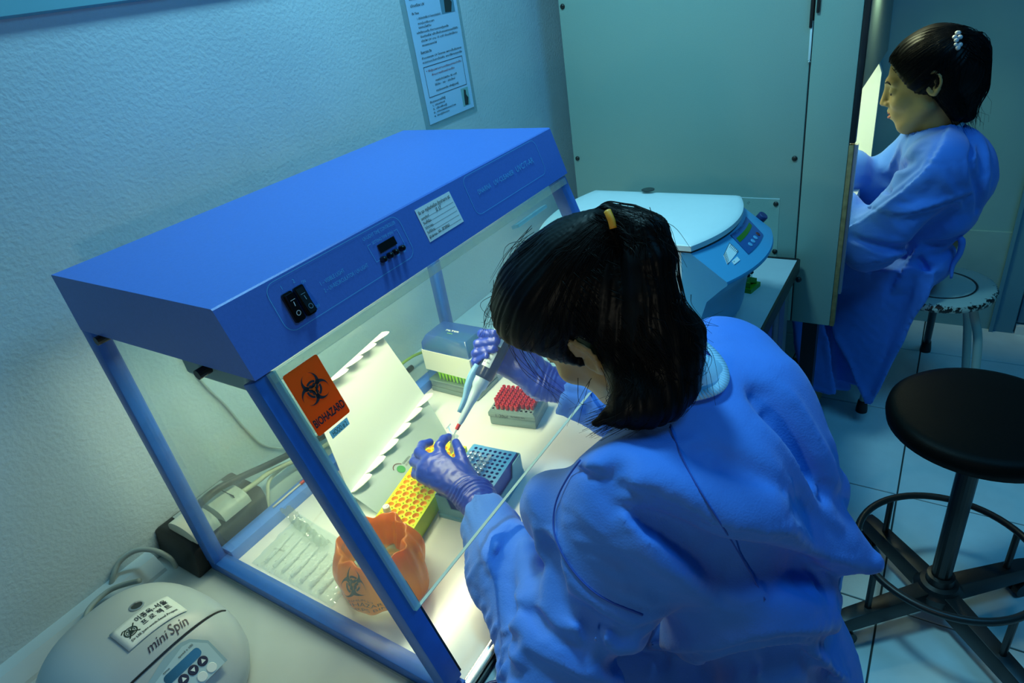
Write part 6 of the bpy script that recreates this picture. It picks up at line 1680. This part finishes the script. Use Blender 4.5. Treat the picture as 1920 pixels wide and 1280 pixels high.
def gown2_skirt(P):
    # side fall: a sheet from the near thigh down to the hem, and a fall over the knees
    t = np.clip((-.17 - P[:, 2]) / .46, 0, 1)
    xr = .945 - .105 * t; xl = .60 + .215 * t
    yc = 1.765 - .018 * np.abs(np.sin((P[:, 0] - .70) * 16 + t * 1.2)) - .010 * t
    cx_ = (xr + xl) / 2; hx = np.maximum((xr - xl) / 2, .012)
    a = np.maximum.reduce([np.abs(P[:, 0] - cx_) - hx, np.abs(P[:, 1] - yc) - .016, P[:, 2] + .14, -.640 - P[:, 2]])
    yb = 1.93 + 0 * t; xk = .60 + .09 * t + .02 * np.sin(P[:, 1] * 42)
    b = np.maximum.reduce([np.abs(P[:, 0] - xk) - .05, np.abs(P[:, 1] - yb) - .20, P[:, 2] + .15, -.635 - P[:, 2] + .02 * np.sin(P[:, 1] * 30)])
    c = np.maximum.reduce([np.abs(P[:, 0] - .74) - .11, np.abs(P[:, 1] - 1.80) - .016, P[:, 2] + .15, -.600 - P[:, 2]])
    return np.minimum(np.minimum(a, b), c) * .8
FOLD2 = []
F1 = FOLDS; FOLDS = FOLD2
g2 = lambda P: gown2_base(P)
for px, a, w_, k in (
    ([(1775, 240), (1745, 300), (1700, 345), (1655, 380), (1610, 410)], .016, .018, 'step'),
    ([(1730, 275), (1700, 300), (1665, 330)], -.012, .016, 'soft'), ([(1715, 235), (1690, 270), (1668, 310)], .012, .014, 'sharp'),
    ([(1815, 235), (1824, 290), (1836, 345), (1836, 385)], -.020, .009, 'soft'), ([(1828, 245), (1850, 290), (1848, 345)], .010, .014, 'sharp'),
    ([(1735, 290), (1765, 320), (1790, 360), (1800, 390)], .009, .012, 'sharp'), ([(1640, 385), (1690, 395), (1740, 385), (1800, 365)], .012, .014, 'step'),
    ([(1600, 440), (1670, 462), (1740, 455), (1800, 440)], -.016, .012, 'soft'), ([(1660, 345), (1685, 372), (1700, 378)], -.010, .010, 'soft'),
    ([(1712, 470), (1685, 515), (1655, 560), (1625, 590)], .016, .014, 'step'), ([(1722, 468), (1738, 510), (1755, 545)], -.010, .012, 'soft'),
    ([(1725, 470), (1765, 500), (1775, 530)], .008, .010, 'sharp'), ([(1620, 490), (1670, 480), (1715, 465)], .012, .012, 'step'), ([(1630, 530), (1680, 535), (1730, 545)], -.010, .012, 'soft')):
    fold(g2, px, a * 1.35, w_, k)
FOLDS = F1
def gown2(P):
    d = smin(gown2_base(P), gown2_skirt(P), .03)
    d = d - folds_at(P, FOLD2) - .0018 * wob(P, 30, 33) + .0035 * np.abs(wob(P, 26, 35, 3)) - .0015
    # waist tie
    zz = P[:, 2] + .105 - .25 * (P[:, 0] - .90); d = d + .010 * np.exp(-(zz / .020) ** 2) * (P[:, 0] > .78)
    return np.maximum(d, -cone(P, H2.W(-.03, 0, -.09), N2, .058, .064))
V, Q = surface(gown2, (.46, 1.56, -.66), (1.10, 2.20, .27), .0052, .03)
V = crumple(V, Q, lambda M, e: 1.02 + .06 * (e @ np.array([.6, .5, .6])) ** 2, 30, .12, lo=-.003, hi=.005, passes=1, noise=.0004)
gw2 = mesh_obj('gown', V, Q, M_gown, pq)
mb = MB(); col = []
for i in range(30):
    a = 2 * math.pi * i / 30; x = .882 + .062 * math.cos(a); y = 1.895 + .066 * math.sin(a); col.append((x, y, .222 + .018 * math.cos(a)))
mb.tube(col, .006, 8, closed=True, smooth=3); mb.build('collar', M_inner, pq, smooth=True)
tk = at(1795, 442, y=1.80)
mb = MB(); mb.tube([tk + [-.01, 0, 0], tk + [.012, -.006, -.01], tk + [.014, -.008, -.05], tk + [.004, -.006, -.09], tk + [.006, -.006, -.13]], [.006, .010, .008, .006, .004], 8, smooth=4); mb.build('waist_tie', M_gown, pq, smooth=True)
for w_, e_ in ((L2w, L2e), (R2w, R2e)):
    dd = (w_ - e_) / np.linalg.norm(w_ - e_); lat = np.cross(dd, [0, 0, 1.0]); s_ = 1 if w_ is L2w else -1
    mcp = [w_ + dd * .085 + lat * (.030 - .02 * k) + [0, 0, -.004 * k] for k in range(4)]
    fg = [([w_ + lat * .022 * s_ + dd * .02, w_ + lat * .045 * s_ + dd * .055, w_ + lat * .045 * s_ + dd * .085], [.012, .010, .008])]
    for k in range(4): fg.append(([mcp[k], mcp[k] + dd * .040 + [0, 0, -.006], mcp[k] + dd * .058 + [0, 0, -.028], mcp[k] + dd * .058 + [0, 0, -.046]], [.0095, .0088, .0078, .0068]))
    gf = glove_fn(fg, [(w_, p, .020, .012) for p in mcp], [(w_, w_ - dd * .05, .024, .027)])
    ap = [p for f_, _ in fg for p in f_] + [w_ - dd * .05]
    V, Q = surface(gf, np.min(ap, 0) - .04, np.max(ap, 0) + .04, .0024, .008); mesh_obj('glove', V, Q, M_glove, pq)
# hair with claw clip
Y2 = 1.895
A2 = lambda u, v, y=Y2: at(u, v, y=y)
def hair2(P):
    q = H2.loc(P)
    d = ell(q, (-.014, 0, .038), (.108, .092, .092))
    d = smin(d, ell(q, (-.060, 0, .0), (.068, .086, .080)), .03)
    d = -smin(-d, -(q @ np.array([.887, 0, -.463], np.float32) - .034), .010)
    for e in (1, -1):
        cut = ell(q, (-.014, e * .092, -.012), (.022, .028, .030)); d = -smin(-d, cut, .010)
    d = smin(d, cone(P, A2(1795, 95), A2(1828, 95), .050, .024), .03)
    d = smin(d, cone(P, A2(1815, 95), A2(1820, 165), .040, .040), .03)
    d = smin(d, cone(P, A2(1795, 140), A2(1812, 215), .055, .026), .03)
    d = smin(d, cone(P, A2(1765, 150, 1.84), A2(1795, 215, 1.85), .035, .018), .02)
    d = smin(d, cone(P, A2(1828, 75), A2(1842, 58), .012, .003), .01)
    return d
tie2 = A2(1800, 78)
def hair2_d(P):
    d = hair2(P); r = P - tie2.astype(np.float32); ax = tie2 - H2.W(0, 0, .02); _, x_, y_ = orth(ax); ang = np.arctan2(r @ y_, r @ x_)
    return d - .0007 * np.sin(57 * ang + 9 * np.sin(5 * ang)) * (.5 + .5 * np.sin(17 * ang + 40 * P[:, 2])) - .0009 * np.sin(31 * ang + 3 * np.sin(9 * ang)) - .0032 * wob(P, 48, 41)
V, Q = surface(hair2_d, (.70, 1.76, .14), (1.03, 2.03, .54), .0030, .012)
hr2 = mesh_obj('hair', V, Q, M_hair, pq)
cur = []
for i in range(130):
    k = rs.randint(0, 3); g_ = ([H2.W(-.09, .04, .08), A2(1825, 100), A2(1838, 150), A2(1828, 200), A2(1826, 228)], [H2.W(-.09, .05, .05), A2(1805, 130), A2(1815, 180), A2(1812, 225)], [H2.W(-.05, .085, .04), A2(1770, 160, 1.83), A2(1790, 200, 1.84), A2(1808, 236, 1.86)])[k]
    sp = spline(g_, 4); o_ = rs.normal(size=3) * .014
    cur.append([p + o_ for j, p in enumerate(sp)])
cur = snap_curves(hair2, cur, .0012, 3)
st0 = snapN(hair2, [H2.W(rs.uniform(-.02, .11), rs.uniform(.02, .09), rs.uniform(.02, .12)) for i in range(260)], .0005)
cur += snap_curves(hair2, [[st * (1 - t) + tie2 * t for t in np.linspace(0, .96, 9)] for st in st0], .001)
strand_mesh('strands', cur, .0007, hr2)
clip_pts = [(1795, 62), (1800, 70), (1793, 76), (1800, 84), (1797, 62), (1790, 70), (1796, 90), (1792, 84)]
cp2 = None
for i, (u, v) in enumerate(clip_pts):
    p = hit(hair2, u, v, 1.2, 2.5)
    if p is None: p = A2(u, v, 1.85)
    MB().sphere(tuple(p), .0062 if i != 7 else .005, 8).build('pearl', mat('pearl', (0.62, 0.66, 0.70), .2), hr2, smooth=True)
for e in (1, -1):
    MB().tube([on_head(H2, .09, e * x, z, .0003) for x, z in ((.014, .027), (.026, .031), (.038, .030), (.048, .024))], [.0020, .0030, .0026, .001], 6).build('eyebrow', M_brow, bd2, smooth=True)
    MB().tube([on_head(H2, .09, e * x, z, .0008) for x, z in ((.018, -.002), (.026, -.006), (.036, -.006), (.046, .000))], [.0008, .0018, .0018, .0008], 5).build('eyelash', M_brow, bd2, smooth=True)
MB().tube([on_head(H2, .10, x, z, -.0006) for x, z in ((-.017, -.060), (-.008, -.056), (0, -.057), (.008, -.056), (.017, -.060))], [.001, .0034, .0030, .0034, .001], 6).build('upper_lip', M_lip, bd2, smooth=True)
MB().tube([on_head(H2, .10, x, z, -.0006) for x, z in ((-.015, -.066), (0, -.070), (.015, -.066))], [.001, .0046, .001], 6, smooth=3).build('lower_lip', M_lip, bd2, smooth=True)
# ------------------------------------------------------------------ lift the room: floor at z = 0
for o in list(SC.objects):
    if o.parent is None: o.location.z += BENCH
